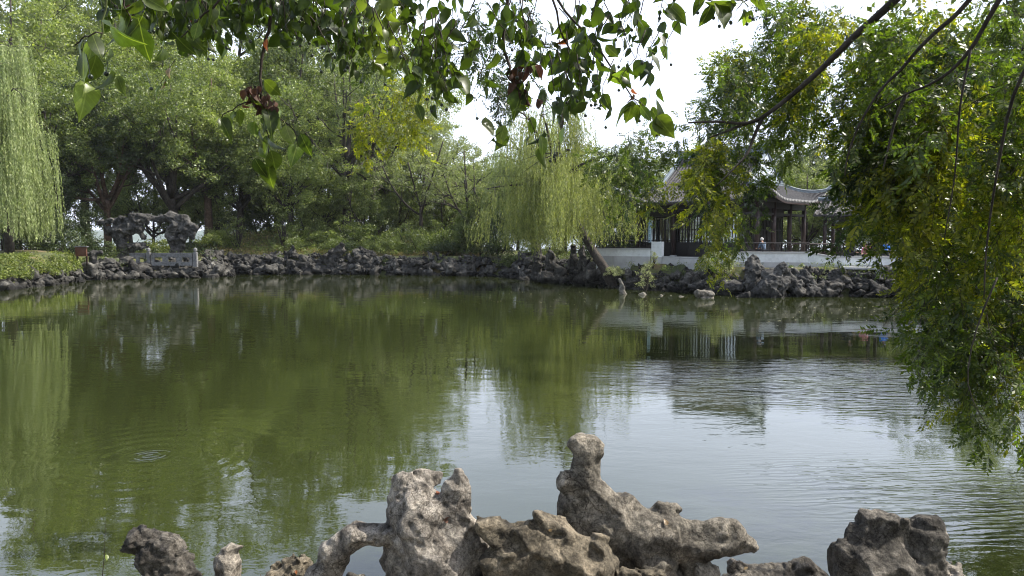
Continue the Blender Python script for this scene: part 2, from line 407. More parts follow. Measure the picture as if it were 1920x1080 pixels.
gx = np.arange(-110, 111, .9); gy = np.arange(-30, 140, .9)
GX, GY = np.meshgrid(gx, gy, indexing='ij'); GZ = height(GX, GY)
nV = np.stack([GX, GY, GZ], -1).reshape(-1, 3); ny_ = len(gy)
ii, jj = np.meshgrid(np.arange(len(gx) - 1), np.arange(ny_ - 1), indexing='ij'); a_ = (ii * ny_ + jj).ravel()
me = mesh_np('ground', nV, np.stack([a_, a_ + ny_, a_ + ny_ + 1, a_ + 1], 1), True)
m, nt, b, o = new_mat('ground_soil_grass')
wv = world_vec(nt)
c = ramp(nt, noise(nt, .35, 6, .65, wv), [(.32, (.045, .06, .022)), (.5, (.09, .10, .035)), (.62, (.15, .11, .06)), (.75, (.20, .145, .09))])
c = mixc(nt, .6, c, ramp(nt, noise(nt, 7, 6, .7, wv), [(.3, (.4, .4, .4)), (.7, (1.3, 1.25, 1.15))]), 'MULTIPLY')
nt.links.new(c, b.inputs['Base Color']); b.inputs['Roughness'].default_value = .95; bump(nt, b, noise(nt, 6, 8, .7, wv), .8, .1)
M['ground'] = m
tag(link('ground', me, m), kind='structure')

# water sheet: pond and the lake beyond the garden
m, nt, b, o = new_mat('pond_water')
wv = world_vec(nt)
b.inputs['Base Color'].default_value = (.0192, .0242, .0066, 1); b.inputs['Roughness'].default_value = .012; b.inputs['IOR'].default_value = 1.6
def mathn(op, a, b_=None, c_=None):
    n = nt.nodes.new('ShaderNodeMath'); n.operation = op
    for i, v in enumerate((a, b_, c_)):
        if v is None: continue
        if isinstance(v, (int, float)): n.inputs[i].default_value = v
        else: nt.links.new(v, n.inputs[i])
    return n.outputs[0]
def mapped(scale, rot=0, loc=(0, 0, 0)):
    mpn = nt.nodes.new('ShaderNodeMapping'); mpn.inputs['Scale'].default_value = scale; mpn.inputs['Rotation'].default_value = (0, 0, rot); mpn.inputs['Location'].default_value = loc
    nt.links.new(wv, mpn.inputs['Vector']); return mpn.outputs[0]
small = noise(nt, 1.0, 3, .55, mapped((2.2, 4.2, 1), R(12)), dist=.6)
fine = noise(nt, 1.0, 2, .5, mapped((7, 12, 1), R(-8)), dist=.3)
long_ = noise(nt, 1.0, 2, .5, mapped((.5, 1.0, 1), R(20)))
wvt = nt.nodes.new('ShaderNodeTexWave'); wvt.wave_type = 'BANDS'; wvt.bands_direction = 'Y'; wvt.inputs['Scale'].default_value = 2.6
wvt.inputs['Distortion'].default_value = 9; wvt.inputs['Detail'].default_value = 3; wvt.inputs['Detail Scale'].default_value = 1.4
nt.links.new(mapped((.35, 1.0, 1), R(-14)), wvt.inputs['Vector'])
# breeze patches: where ripples are stronger
breeze = noise(nt, 1.0, 3, .6, mapped((.10, .22, 1), 0, (3.2, 1.4, 0)))
bf = nt.nodes.new('ShaderNodeMapRange'); bf.inputs[1].default_value = .42; bf.inputs[2].default_value = .64; bf.inputs[3].default_value = .25; bf.inputs[4].default_value = 1.0
nt.links.new(breeze, bf.inputs[0])
# a patch of wind ripples in front of the hall
def blob(cx, cy, rx, ry, rot=0):
    mpn = nt.nodes.new('ShaderNodeMapping'); mpn.vector_type = 'TEXTURE'; mpn.inputs['Location'].default_value = (cx, cy, 0); mpn.inputs['Scale'].default_value = (rx, ry, 1); mpn.inputs['Rotation'].default_value = (0, 0, rot)
    nt.links.new(wv, mpn.inputs['Vector']); l = nt.nodes.new('ShaderNodeVectorMath'); l.operation = 'LENGTH'; nt.links.new(mpn.outputs[0], l.inputs[0])
    mr = nt.nodes.new('ShaderNodeMapRange'); mr.inputs[1].default_value = 1.0; mr.inputs[2].default_value = .35; mr.inputs[3].default_value = 0; mr.inputs[4].default_value = 1
    nt.links.new(l.outputs['Value'], mr.inputs[0]); return mr.outputs[0], l.outputs['Value']
w1, _ = blob(9.5, 16.5, 9.5, 4.2, R(-12))
w2, _ = blob(5.6, 9.2, 3.2, 2.0, R(-25))
ringm, ringd = blob(X(268, 11.0), 11.0, 3.4, 3.4)
ringx, ringe = blob(X(590, 13.5), 13.5, 2.6, 2.6)
def rings(dist, mask, per):
    s = mathn('SINE', mathn('MULTIPLY', dist, per)); return mathn('MULTIPLY', s, mathn('POWER', mask, 1.5))
hgt = mathn('MULTIPLY', small, .0032)
hgt = mathn('MULTIPLY_ADD', fine, .0008, hgt)
hgt = mathn('MULTIPLY', hgt, bf.outputs[0])
hgt = mathn('MULTIPLY_ADD', long_, .007, hgt)
wav = mathn('MULTIPLY', wvt.outputs['Fac'], mathn('MAXIMUM', w1, w2))
hgt = mathn('MULTIPLY_ADD', wav, .0026, hgt)
hgt = mathn('MULTIPLY_ADD', rings(ringd, ringm, 62), .0006, hgt)
hgt = mathn('MULTIPLY_ADD', rings(ringe, ringx, 50), .0004, hgt)
spl, spd = blob(X(268, 11.05), 11.05, .5, .5)
hgt = mathn('MULTIPLY_ADD', mathn('MULTIPLY', mathn('MULTIPLY', mathn('SINE', mathn('MULTIPLY_ADD', noise(nt, 5, 2, .5, wv), 9, mathn('MULTIPLY', spd, 26))), noise(nt, 6, 2, .5, wv)), mathn('POWER', spl, 1.6)), .006, hgt)
bn = bump(nt, b, hgt, 1.0, 1.0)
M['water'] = m
me = mesh_py('water', [(-4000, -60, 0), (4000, -60, 0), (4000, 7000, 0), (-4000, 7000, 0)], [(0, 1, 2, 3)])
tag(link('water', me, m), kind='structure')

# distant hills beyond the lake
hv = []; hf = []
N = 160
for k, (yy, top, base, s) in enumerate([(2400, 34, 0, 3), (3000, 62, 0, 9)]):
    n0 = len(hv)
    for i in range(N + 1):
        x = -3600 + 7200 * i / N
        t = top * (.55 + .45 * float(fbm(np.array([[x * .0011 + s, 0., 0.]]), s, 4)[0]) * 2)
        hv += [(x, yy, -2), (x, yy + 300, max(t, 6)), (x, yy + 700, -2)]
    for i in range(N):
        a = n0 + i * 3
        hf += [(a, a + 3, a + 4, a + 1), (a + 1, a + 4, a + 5, a + 2)]
M['hill'] = m_plain('hill_forest', (.05, .075, .045), .95, .3, .004, 0)
tag(link('hills', mesh_py('hills', hv, hf, True), M['hill']), kind='structure')

# near bank on which the photographer stands
nb = MB(); xs = np.linspace(-15, 15, 61); rowsy = [-6, -3, 0, 2, 2.9, 3.2, 3.32, 3.38]
for j, yy in enumerate(rowsy):
    for i, x in enumerate(xs):
        e = float(vnoise(np.array([[x * 1.3, yy, 0.]]), 5)[0])
        z = 1.58 + .06 * e if j < 5 else (1.5 + .05 * e, .8, -1.2)[j - 5]
        nb.v.append((x, yy + (.07 * e if j > 3 else 0), z))
for j in range(len(rowsy) - 1):
    for i in range(60):
        a = j * 61 + i; nb.f.append((a, a + 1, a + 62, a + 61))
tag(nb.build('near_bank', M['ground'], smooth=True), kind='structure')

# ------------------------------------------------------------------ leaves and trees
def leaf_cloud(C, axis, nrm, L, W):
    """rhombic leaves (folded a little along the rib)"""
    n = len(C); axis = unit(axis); side = unit(np.cross(axis, nrm)); up = unit(np.cross(side, axis))
    L = np.broadcast_to(L, (n,))[:, None]; W = np.broadcast_to(W, (n,))[:, None]
    a = C - axis * L * .5; t = C + axis * L * .5; l = C + side * W * .5 - axis * L * .06 + up * W * .12; r = C - side * W * .5 - axis * L * .06 + up * W * .12
    V = np.stack([a, r, t, l], 1).reshape(-1, 3); Q = np.arange(n * 4).reshape(n, 4)
    return V, Q
def clump_leaves(rg, centres, radii, per, L, asp=.5, flat=.75, up=.6, droop=0):
    n = len(centres); C = np.repeat(centres, per, 0); r = np.repeat(radii, per)
    d = unit(rg.normal(size=(n * per, 3))); rad = rg.random(n * per) ** .45
    off = d * (rad * r)[:, None]; off[:, 2] *= flat
    nr = unit(d * .7 + rg.normal(size=d.shape) * .55 + np.array([0, 0, up]))
    ax = rg.normal(size=d.shape) + d * .5 - np.array([0, 0, droop])
    ll = L * rg.uniform(.7, 1.25, n * per)
    return leaf_cloud(C + off, ax, nr, ll, ll * asp)
def bez(a, b, c, n): return [(a * (1 - t) ** 2 + b * 2 * t * (1 - t) + c * t * t) for t in np.linspace(0, 1, n)]
def make_tree(seed, H, fork, spread, limbs=6, tr=.35, clr=.75, per=70, L=.2, nclump=26, dens=1.0, lean=(0, 0), lobes_r=.42, low=.35, twigs=True, top=1.0):
    """returns (trunk mesh, crown mesh): a forked trunk whose limbs end in leafy lobes"""
    rg = np.random.default_rng(seed); mb = MB()
    base = np.array([0, 0, -.4]); fk = np.array([lean[0], lean[1], fork])
    mid = (base + fk) / 2 + np.array([rg.normal() * .15, rg.normal() * .15, 0])
    pts = bez(base, mid * 2 - (base + fk) / 2, fk, 6); mb.tube(pts, np.linspace(tr * 1.25, tr * .85, 6), 9)
    lobes = []
    for i in range(limbs):
        if i == 0: az = 0; out = .12 * spread; zz = H * .86 * top
        else:
            az = 2 * math.pi * (i + rg.uniform(-.3, .3)) / (limbs - 1); out = spread * rg.uniform(.5, .78); zz = fork + (H - fork) * rg.uniform(low, .8)
        end = fk + np.array([math.cos(az) * out, math.sin(az) * out, zz - fork])
        ctl = fk + (end - fk) * np.array([.55, .55, .25]) + rg.normal(size=3) * .3
        st = np.array(pts[-1 - (i % 2)]) if i else fk
        lp = bez(st, ctl, end, 8); mb.tube(lp, np.linspace(tr * (.6 if i else .75), .05, 8), 7)
        lobes.append((end, spread * lobes_r * rg.uniform(.8, 1.2)))
        for k in range(3 if twigs else 1):
            s = np.array(lp[3 + k]); a2 = az + rg.uniform(-1.3, 1.3); ln = spread * rg.uniform(.25, .5)
            e2 = s + np.array([math.cos(a2) * ln, math.sin(a2) * ln, ln * rg.uniform(.2, 1.1)])
            sp = bez(s, s + (e2 - s) * np.array([.5, .5, .2]), e2, 6); mb.tube(sp, np.linspace(tr * .25, .025, 6), 5)
            lobes.append((e2, spread * lobes_r * rg.uniform(.5, .85)))
            for _ in range(2):
                e3 = e2 + rg.normal(size=3) * ln * .45; mb.tube([sp[4], (np.array(sp[4]) + e3) / 2 + rg.normal(size=3) * .1, e3], [.045, .03, .012], 4, False)
    cc = []; cr_ = []
    for c, r in lobes:
        n = max(4, int(nclump * dens * (r / (spread * lobes_r)) ** 2))
        d = unit(rg.normal(size=(n, 3)) + np.array([0, 0, .35])); rad = rg.uniform(.55, 1.05, n)
        q = c + d * (rad * r)[:, None] * np.array([1, 1, .8]); cc.append(q); cr_.append(rg.uniform(.55, 1.15, n) * clr)
    cc = np.concatenate(cc); cr_ = np.concatenate(cr_)
    keep = cc[:, 2] > fork * .75; cc = cc[keep]; cr_ = cr_[keep]
    V, Q = clump_leaves(rg, cc, cr_, per, L)
    return mb.mesh('trunk', True), mesh_np('crown', V, Q)
def make_willow(seed, H, spread, nstr=420, lmin=2.5, lmax=6.5, zlow=1.2, tilt=(0, 0), L=.17, step=.055, trunk_pts=None, tr=.3, upcut=None, tuft=5):
    rg = np.random.default_rng(seed); mb = MB()
    if trunk_pts is None: trunk_pts = [(0, 0, -.4), (.1, 0, H * .25), (tilt[0] * .5, tilt[1] * .5, H * .5)]
    n = len(trunk_pts); mb.tube(trunk_pts, np.linspace(tr * 1.3, tr * .7, n), 9)
    top = np.array(trunk_pts[-1], float); starts = []
    for i in range(11):
        az = 2 * math.pi * i / 11 + rg.uniform(-.25, .25); out = spread * rg.uniform(.35, .95); zt = H * rg.uniform(.55, 1.0) * (1 - .25 * (out / spread) ** 2)
        if i < 2: out *= .3; zt = H
        end = np.array([tilt[0] + math.cos(az) * out, tilt[1] + math.sin(az) * out, zt])
        lp = bez(top, np.array([(top[0] + end[0]) / 2, (top[1] + end[1]) / 2, end[2] + .4]), end, 9)
        mb.tube(lp, np.linspace(tr * .5, .03, 9), 6)
        for p in lp[2:]:
            for _ in range(tuft): starts.append(np.array(p) + rg.normal(size=3) * np.array([.55, .55, .25]) * spread * .16 + np.array([0, 0, -rg.random() ** 2 * H * .35]))
            e = np.array(p) + rg.normal(size=3) * np.array([1, 1, .6]) * spread * .18; mb.tube([p, (np.array(p) + e) / 2 + np.array([0, 0, .15]), e], [.035, .02, .01], 4, False)
    starts = np.array(starts); C = []; A = []
    for k in range(nstr):
        s = starts[rg.integers(len(starts))] + rg.normal(size=3) * .22
        o2 = s[:2] - np.array([tilt[0], tilt[1]]); o2 = o2 / (np.linalg.norm(o2) + .1)
        ln = rg.uniform(lmin, lmax); ln = min(ln, max(.8, s[2] - zlow - rg.random() * 1.2)); m_ = int(ln / step)
        t = np.linspace(0, 1, m_); arch = rg.uniform(.25, .8)
        x = s[0] + o2[0] * arch * (1 - (1 - t) ** 3) + .12 * np.sin(t * rg.uniform(1, 4) + rg.uniform(0, 6)); y = s[1] + o2[1] * arch * (1 - (1 - t) ** 3) + .12 * np.sin(t * 3 + k)
        z = s[2] + .35 * np.sin(np.clip(t * 5, 0, 1) * math.pi) * arch - ln * t
        C.append(np.stack([x, y, z], 1))
    C = np.concatenate(C); n = len(C); C = C + rg.normal(size=C.shape) * .03
    ax = np.array([0, 0, -1.0]) + rg.normal(size=(n, 3)) * .38; nr = rg.normal(size=(n, 3)); ll = L * rg.uniform(.7, 1.3, n)
    V, Q = leaf_cloud(C, ax, nr, ll, ll * .25)
    return mb.mesh('trunk', True), mesh_np('crown', V, Q)
def make_shrub(seed, r, h, n=40, per=60, L=.12, cl=.35, droop=0, stems=5, up=.6):
    rg = np.random.default_rng(seed); mb = MB()
    d = unit(rg.normal(size=(n, 3)) + np.array([0, 0, .5])); d[:, 2] = np.abs(d[:, 2])
    rad = rg.uniform(.45, 1.0, n)
    c = d * rad[:, None] * np.array([r, r, h * .82]) + np.array([0, 0, h * .1])
    for k in range(stems):
        e = c[k]; mb.tube([(0, 0, -.2), e * .5 + rg.normal(size=3) * .05, e], [.05, .035, .015], 5, False)
    V, Q = clump_leaves(rg, c, rg.uniform(.6, 1.2, n) * cl, per, L, up=up, droop=droop)
    return mb.mesh('stem', True), mesh_np('foliage', V, Q)

PROTO = {}
PROTO['camphor'] = make_tree(11, 18, 5.0, 7.8, 9, .42, .85, 80, .22, 30, low=.0)
PROTO['camphor_b'] = make_tree(23, 19, 6.0, 6.6, 9, .36, .82, 80, .22, 28, low=.0)
PROTO['camphor_c'] = make_tree(37, 15.5, 3.6, 6.8, 9, .34, .78, 78, .21, 28, low=.02)
PROTO['tall'] = make_tree(41, 26, 8, 7.6, 10, .42, .95, 80, .25, 28, low=.1, lobes_r=.46)
PROTO['airy'] = make_tree(53, 18, 7.0, 6.2, 8, .36, .66, 56, .20, 15, low=.1)
PROTO['small'] = make_tree(67, 8.5, 1.8, 3.7, 7, .15, .55, 66, .17, 24, low=.0)
PROTO['smallairy'] = make_tree(71, 9, 3.0, 4.0, 7, .13, .42, 42, .14, 14, low=.2)
PROTO['shrub'] = make_shrub(5, 1.7, 2.2, 70, 60, .13, .38)
PROTO['shrub_b'] = make_shrub(6, 1.9, 1.7, 70, 60, .12, .36)
PROTO['tallbush'] = make_shrub(8, 1.4, 4.4, 95, 60, .15, .48, droop=.8)
PROTO['sapling'] = make_shrub(9, 1.0, 3.2, 36, 34, .11, .32, stems=16)
_used = {}
def place(kind, mats, px, D, sc, rz, label, name='broadleaf_tree', cat='tree', group=None, z=None, sz=None, part=('trunk', 'crown'), dx=0):
    tm, cm = PROTO[kind]; x = X(px, D)
    root = empty(name, (x, D, hz(x, D) if z is None else z), rz); root.scale = (sc, sc, sc * (sz or 1))
    tag(root, label, cat, group)
    key = (kind, mats)
    if key not in _used:
        t2 = tm.copy(); t2.materials.append(M[mats[0]]); c2 = cm.copy(); c2.materials.append(M[mats[1]]); _used[key] = (t2, c2)
    t2, c2 = _used[key]
    link(part[0], t2, None, root); link(part[1], c2, None, root)
    return root
G1 = 'tall trees along the far bank'
B, BB = 'bark', 'bark_brown'
# back row, tallest, reaching above the frame on the left
place('tall', (B, 'camphor2'), 20, 74, 1.18, .3, 'tall pale green tree rising over the left willow at the left edge', group=G1)
place('tall', (B, 'grey'), 165, 92, 1.15, 1.7, 'tall feathery grey green tree far behind, top left with sky specks', group=G1)
place('camphor_b', (B, 'camphor'), 92, 66, .92, 2.2, 'dark tree just right of the left willow, behind the hedge', group=G1)
place('camphor_b', (BB, 'dark'), 205, 69, .86, 4.0, 'dark crowned tree with straight brown trunk behind the left rockery', group=G1)
place('camphor', (B, 'camphor'), 325, 70, 1.0, 5.4, 'broad camphor with thick black forked trunk behind the garden rockeries', group=G1)
place('tall', (B, 'camphor2'), 330, 88, 1.15, 2.9, 'high pale crown showing above the broad forked camphor', group=G1)
place('camphor_b', (BB, 'camphor2'), 392, 73, .98, .9, 'camphor with leaning reddish trunk right of the broad forked camphor', group=G1)
place('camphor_c', (B, 'camphor'), 455, 75, .95, 3.6, 'rounded tree with slanting dark trunk at left end of the grassy mound', group=G1)
place('tall', (B, 'camphor'), 520, 90, 1.12, 4.4, 'tall tree filling the sky behind the mound, left of the bare limbed tree', group=G1)
place('camphor_c', (B, 'camphor2'), 545, 74, .96, 5.9, 'bright rounded crown over the middle of the grassy mound', group=G1)
for k_, (px_, D_, s_, lb_) in enumerate([(70, 96, 1.6, 'faraway tall tree closing the sky above the left willow'), (240, 100, 1.8, 'faraway tall tree closing the sky above the left rockery'),
        (410, 98, 1.75, 'faraway tall tree closing the sky above the leaning reddish trunk'), (575, 102, 1.6, 'faraway tall tree closing the sky above the grassy mound'), (715, 104, 1.3, 'faraway tall tree at the edge of the open sky')]):
    place('tall', (B, 'grey' if k_ % 2 else 'camphor2'), px_, D_, s_, k_ * 1.1 + .4, lb_, group=G1)
LOW = [(-10, 88, 'left edge behind the willow'), (80, 92, 'behind the dark hedge'), (235, 95, 'seen under the crown between the two rockeries'), (290, 90, 'directly behind the right rockery'), (360, 93, 'between the forked camphor and the leaning trunk'),
       (415, 91, 'right of the leaning reddish trunk'), (575, 93, 'behind the top right of the mound'), (640, 92, 'behind the bare limbed trunks'), (700, 90, 'right of the bare limbed trunks'), (770, 90, 'behind the brown slope'), (835, 91, 'behind the flowering shrubs'), (900, 90, 'behind the tall dark bush'),
       (970, 88, 'behind the feathery pale willow'), (1040, 86, 'behind the leaning willow curtain'), (1110, 84, 'behind the right edge of the leaning willow')]
for k_, (px_, D_, lb_) in enumerate(LOW):
    s_ = 1.25 + .1 * (k_ % 3)
    place('small', (B, ('camphor', 'camphor2', 'grey')[k_ % 3]), px_, D_, s_, k_ * 1.9, 'low background tree ' + lb_, group='low background trees', z=1.6)
place('airy', (B, 'camphor'), 650, 74, 1.12, 1.1, 'open crowned tree with dark bare limbs against the sky', group=G1)
place('airy', (B, 'grey'), 700, 79, 1.0, 3.3, 'thin second trunk tree right beside the open crowned tree', group=G1)
place('tall', (B, 'camphor'), 640, 98, 1.15, .4, 'faraway tall crown behind the open crowned tree', group=G1)
place('tall', (B, 'grey'), 745, 92, .93, 2.2, 'tall pale crown whose right edge borders the open sky', group=G1)
place('smallairy', (B, 'grey'), 790, 73, 1.35, .2, 'grey green low tree with bare twigs left of centre', group=G1)
place('camphor_c', (B, 'grey'), 850, 86, .80, 1.5, 'greyish rounded tree behind the bushes left of the centre willow', group=G1)
place('smallairy', (B, 'grey'), 880, 70, 1.25, 2.5, 'loose grey leaved tree above the dark tall bush', group=G1)
place('camphor_c', (B, 'camphor2'), 950, 92, .78, 2.8, 'light crown glimpsed behind the upper part of the centre willow', group=G1)
place('camphor_c', (B, 'camphor'), 1060, 88, .75, 4.1, 'rounded tree behind the right half of the centre willow', group=G1)
G2 = 'trees behind the hall'
place('camphor_c', (B, 'camphor'), 1170, 82, .78, .7, 'green tree between the centre willow and the hall roof', group=G2)
place('camphor_b', (B, 'camphor2'), 1270, 84, .62, 1.9, 'tree rising behind the left end of the hall roof', group=G2)
place('camphor_c', (B, 'grey'), 1375, 86, .78, 3.1, 'hazy green tree behind the middle of the hall roof', group=G2)
place('camphor', (B, 'camphor'), 1490, 82, .74, 4.7, 'tree behind the roof corner of the hall', group=G2)
place('camphor_b', (B, 'dark'), 1570, 74, .70, 5.5, 'dark tree behind the covered walkway', group=G2)
place('camphor_c', (B, 'camphor'), 1650, 70, .8, .5, 'tree behind the right part of the covered walkway', group=G2)
place('camphor', (B, 'camphor'), 1760, 66, .85, 2.0, 'large tree half hidden behind the overhanging branches at right', group=G2)
place('camphor_c', (B, 'camphor2'), 1880, 60, .95, 3.0, 'bright tree at the right edge behind the overhanging branches', group=G2)
for k, (px, D, s, lb) in enumerate([(1600, 57, 1.0, 'green tree filling the gap under the walkway roof, left bay'), (1510, 60, .95, 'small tree seen between the hall veranda posts'),
                               (1680, 55, .95, 'light green small tree right of the walkway posts'), (1215, 64, 1.0, 'small tree seen behind the veranda left of the hall'), (1160, 62, 1.0, 'small tree behind the lower right strands of the centre willow')]):
    place('small', (B, 'grey' if k % 2 else 'camphor'), px, D, s, k * 1.3, lb, group=G2)
for k_, (x_, y_, s_, lb_) in enumerate([(-16, -14, 1.0, 'left'), (-6, -17, 1.1, 'straight behind, left one'), (4, -15, 1.0, 'straight behind, right one'), (14, -13, 1.05, 'right'), (24, -8, 1.0, 'far right'), (-26, -6, 1.0, 'far left')]):
    r_ = place('camphor', (B, 'camphor'), 960, 50, s_, k_, 'unseen broad tree added for shade on the near bank behind the viewer, ' + lb_, group='trees on the near bank', z=1.5); r_.location = (x_, y_, 1.5)  # unseen row added to darken the rock faces turned to the viewer
for k_, (px_, D_, lb_) in enumerate([(1190, 72, 'behind the left veranda'), (1290, 74, 'behind the hall doors'), (1400, 74, 'behind the hall corner'), (1480, 70, 'behind the veranda posts'), (1560, 68, 'behind the near walkway bay'), (1640, 66, 'behind the middle walkway bay'),
        (1720, 62, 'behind the far walkway bay'), (1800, 60, 'behind the right terrace'), (1900, 56, 'at the right edge of the picture')]):
    place('small', (B, ('camphor', 'grey', 'camphor2')[k_ % 3]), px_, D_, 1.0 + .1 * (k_ % 3), k_ * 1.9, 'low leafy tree ' + lb_, group='low trees behind the hall', z=1.3)
    place('shrub', (B, ('dark', 'camphor')[k_ % 2]), px_ + 40, D_ - 4, 1.3, k_ * 1.1, 'dense shrub standing ' + lb_.replace('behind', 'beyond'), 'bush', 'bush', 'shrubs beyond the hall', z=1.2, part=('stem', 'foliage'))
r_ = place('camphor_c', (B, 'camphor'), 960, 50, 1.35, 2.2, 'big leafy tree on the right bank behind the drooping sprays', group='trees on the near bank', z=1.2); r_.location = (20.8, 20.5, 1.2)
# understorey
G3 = 'bushes on the far bank'
U = [('small', 'camphor', 505, 80, .9, 'multi stemmed young tree on top of the mound'), ('small', 'dark', 470, 84, .95, 'dark young tree behind the mound crest'),
     ('small', 'camphor2', 610, 76, .95, 'bright young tree right of the mound top'), ('small', 'camphor', 685, 74, .85, 'young round tree behind the light round bush'),
     ('small', 'camphor', 750, 76, .85, 'green young tree behind the brown slope'), ('small', 'camphor', 830, 75, .75, 'low green tree behind the flowering shrubs'),
     ('small', 'dark', 120, 62, .8, 'dark low tree behind the left bank plants'), ('small', 'dark', 40, 60, .9, 'dark low tree behind the left willow trunk'),
     ('small', 'camphor', 1010, 66, .8, 'low green tree behind the centre willow curtain'), ('small', 'camphor', 900, 68, .7, 'low tree touching the dark tall bush'),
     ('small', 'dark', 1090, 64, .8, 'dark low tree behind the leaning willow trunk')]
for k, (kd, mt, px, D, s, lb) in enumerate(U): place(kd, (B, mt), px, D, s, k * 1.7, lb, group=G3)
S = [('shrub', 'camphor2', 655, 71.5, 1.5, 'light round bush left of the brown slope'), ('shrub', 'camphor', 600, 71, 1.1, 'green bush on the right flank of the mound'),
     ('shrub_b', 'camphor', 630, 68.6, 1.0, 'low bush just over the bank stones right of the sapling'), ('shrub', 'camphor2', 765, 70, 1.35, 'rounded bright bush on the brown slope'),
     ('shrub_b', 'camphor', 705, 68.5, .9, 'low leafy shrub at the foot of the light round bush'), ('shrub_b', 'dark', 835, 67.2, .9, 'dark low bush near the bank stones left of the tall bush'),
     ('shrub', 'grey', 875, 68.5, 1.1, 'silvery shrub between low dark bush and tall dark bush'), ('shrub', 'camphor', 815, 72, 1.3, 'green shrub behind the low dark bush'),
     ('shrub', 'dark', 175, 60.5, 1.0, 'dark hedge bush behind the small notice board'), ('shrub', 'dark', 120, 58, 1.15, 'dark hedge bush right of the willow trunk'),
     ('shrub', 'dark', 60, 57, 1.2, 'dark hedge bush behind the willow strands'), ('shrub', 'dark', 5, 55, 1.2, 'dark hedge bush at the left edge of the picture'), ('shrub_b', 'cover', 225, 66, 1.0, 'yellow green bush between the two garden rockeries'),
     ('shrub_b', 'cover', 300, 66, 1.1, 'yellow green bush seen through the right rockery'), ('shrub_b', 'cover', 405, 69, 1.2, 'low bush right of the right rockery'),
     ('shrub_b', 'camphor', 545, 68.8, 1.0, 'low bush at the foot of the mound sapling'), ('shrub', 'camphor', 1000, 62, .9, 'green shrub left of the centre rock group'),
     ('shrub', 'camphor', 960, 63.2, .8, 'small shrub at the right foot of the tall bush'), ('shrub_b', 'willow2', 1040, 60, 1.0, 'yellow green shrub behind the centre rock group')]
for k, (kd, mt, px, D, s, lb) in enumerate(S):
    place(kd, (B, mt), px, D, s, k * 2.1, lb, 'bush', 'bush', G3, part=('stem', 'foliage'))
for k, (kd, mt, px, D, s_, lb) in enumerate([('shrub', 'camphor2', 575, 73, 1.5, 'bright bush behind the right flank of the mound'), ('shrub', 'camphor', 690, 72, 1.6, 'tall green bush behind the light round bush'), ('shrub', 'camphor2', 730, 68, 1.0, 'small bright bush on the bank edge above the pale stone'),
     ('shrub', 'camphor', 790, 68, 1.1, 'green bush on the bank edge left of the low dark bush'), ('shrub', 'camphor2', 850, 71, 1.5, 'light green bush left behind the tall dark bush'), ('shrub', 'camphor', 900, 70, 1.7, 'wide green bush directly behind the tall dark bush'), ('shrub', 'dark', 485, 78, 1.6, 'dark bush behind the mound crest'),
     ('shrub', 'camphor', 620, 78, 2.0, 'large bush behind the bare limbed trunks'), ('shrub', 'grey', 745, 76, 2.0, 'large grey green bush behind the brown slope'), ('shrub', 'dark', 1135, 54, 1.3, 'dark bush behind the left end of the terrace railing'), ('shrub', 'dark', 1175, 54.5, 1.4, 'dark bush seen through the left terrace railing'),
     ('shrub', 'camphor', 1205, 56, 1.5, 'green bush seen beside the left veranda column'), ('shrub', 'camphor2', 415, 71, 1.1, 'light bush behind the two garden rockeries at right'), ('shrub', 'dark', 655, 67.6, .8, 'small dark bush hanging over the stones below the light round bush')]):
    place(kd, (B, mt), px, D, s_, k * 1.7 + .5, lb, 'bush', 'bush', G3, part=('stem', 'foliage'))
place('tallbush', (B, 'dark'), 935, 64.4, 1.12, 0, 'tall dark evergreen bush standing at the bank edge', 'bush', 'bush', part=('stem', 'foliage'))
place('sapling', (B, 'camphor'), 535, 69, 1.5, 0, 'thin many stemmed sapling in front of the mound', 'sapling', 'sapling', 'saplings on the bank', part=('stem', 'foliage'))
place('sapling', (B, 'camphor'), 447, 69, 1.25, 1.2, 'thin sapling at left foot of the mound', 'sapling', 'sapling', 'saplings on the bank', part=('stem', 'foliage'))
# willows
def willow(args, kw, mat, px, D, label, z=None):
    tm, cm = make_willow(*args, **kw); x = X(px, D)
    r = empty('willow_tree', (x, D, hz(x, D) if z is None else z)); tag(r, label, 'willow', 'weeping willows by the pond')
    link('trunk', tm, M['bark'], r); link('crown', cm, M[mat], r)
willow((3, 14.6, 4.6), dict(nstr=1500, lmin=2.5, lmax=7.5, zlow=.9, tilt=(0.2, 0), L=.20, tr=.26, tuft=5), 'willow', 18, 52, 'pale weeping willow with long hanging curtains at the left edge')
W0 = PZ(1146, 48.6, -.2)
def rel(px, py, D): return tuple(P(px, py, D) - Vector((W0.x, W0.y, 0)))
willow((9, 12.4, 6.1), dict(nstr=1500, lmin=1.2, lmax=5.6, zlow=2.5, tilt=(-3.7, .6), L=.17, tr=.26, tuft=5,
       trunk_pts=[rel(1152, 545, 48.6), rel(1135, 505, 48.6), rel(1112, 470, 48.8), rel(1085, 425, 49), rel(1060, 385, 49.2), rel(1040, 345, 49.4)]), 'willow2', 1146, 48.6,
       'yellow green willow leaning left over the pond beside the hall terrace', z=0)
W1 = PZ(1138, 49.6, 0)
mb = MB(); mb.tube([P(1148, 540, 49.2), P(1130, 505, 49.3), P(1112, 475, 49.5), P(1100, 450, 49.6)], [.22, .2, .17, .12], 8)
tag(mb.build('dead_trunk', M['bark'], smooth=True), 'short second trunk leaning beside the yellow green willow trunk', 'trunk')
willow((15, 14.5, 5.6), dict(nstr=900, lmin=2, lmax=6.5, zlow=2.2, tilt=(0, 0), L=.18, tr=.24), 'willow', 1000, 68, 'feathery pale willow in the middle distance behind the leaning willow', z=1.4)
willow((16, 8.5, 4.2), dict(nstr=420, lmin=2, lmax=5, zlow=1.6, tilt=(0, 0), L=.17, tr=.2), 'willow2', 1640, 58, 'green willow seen through the covered walkway', z=1.4)

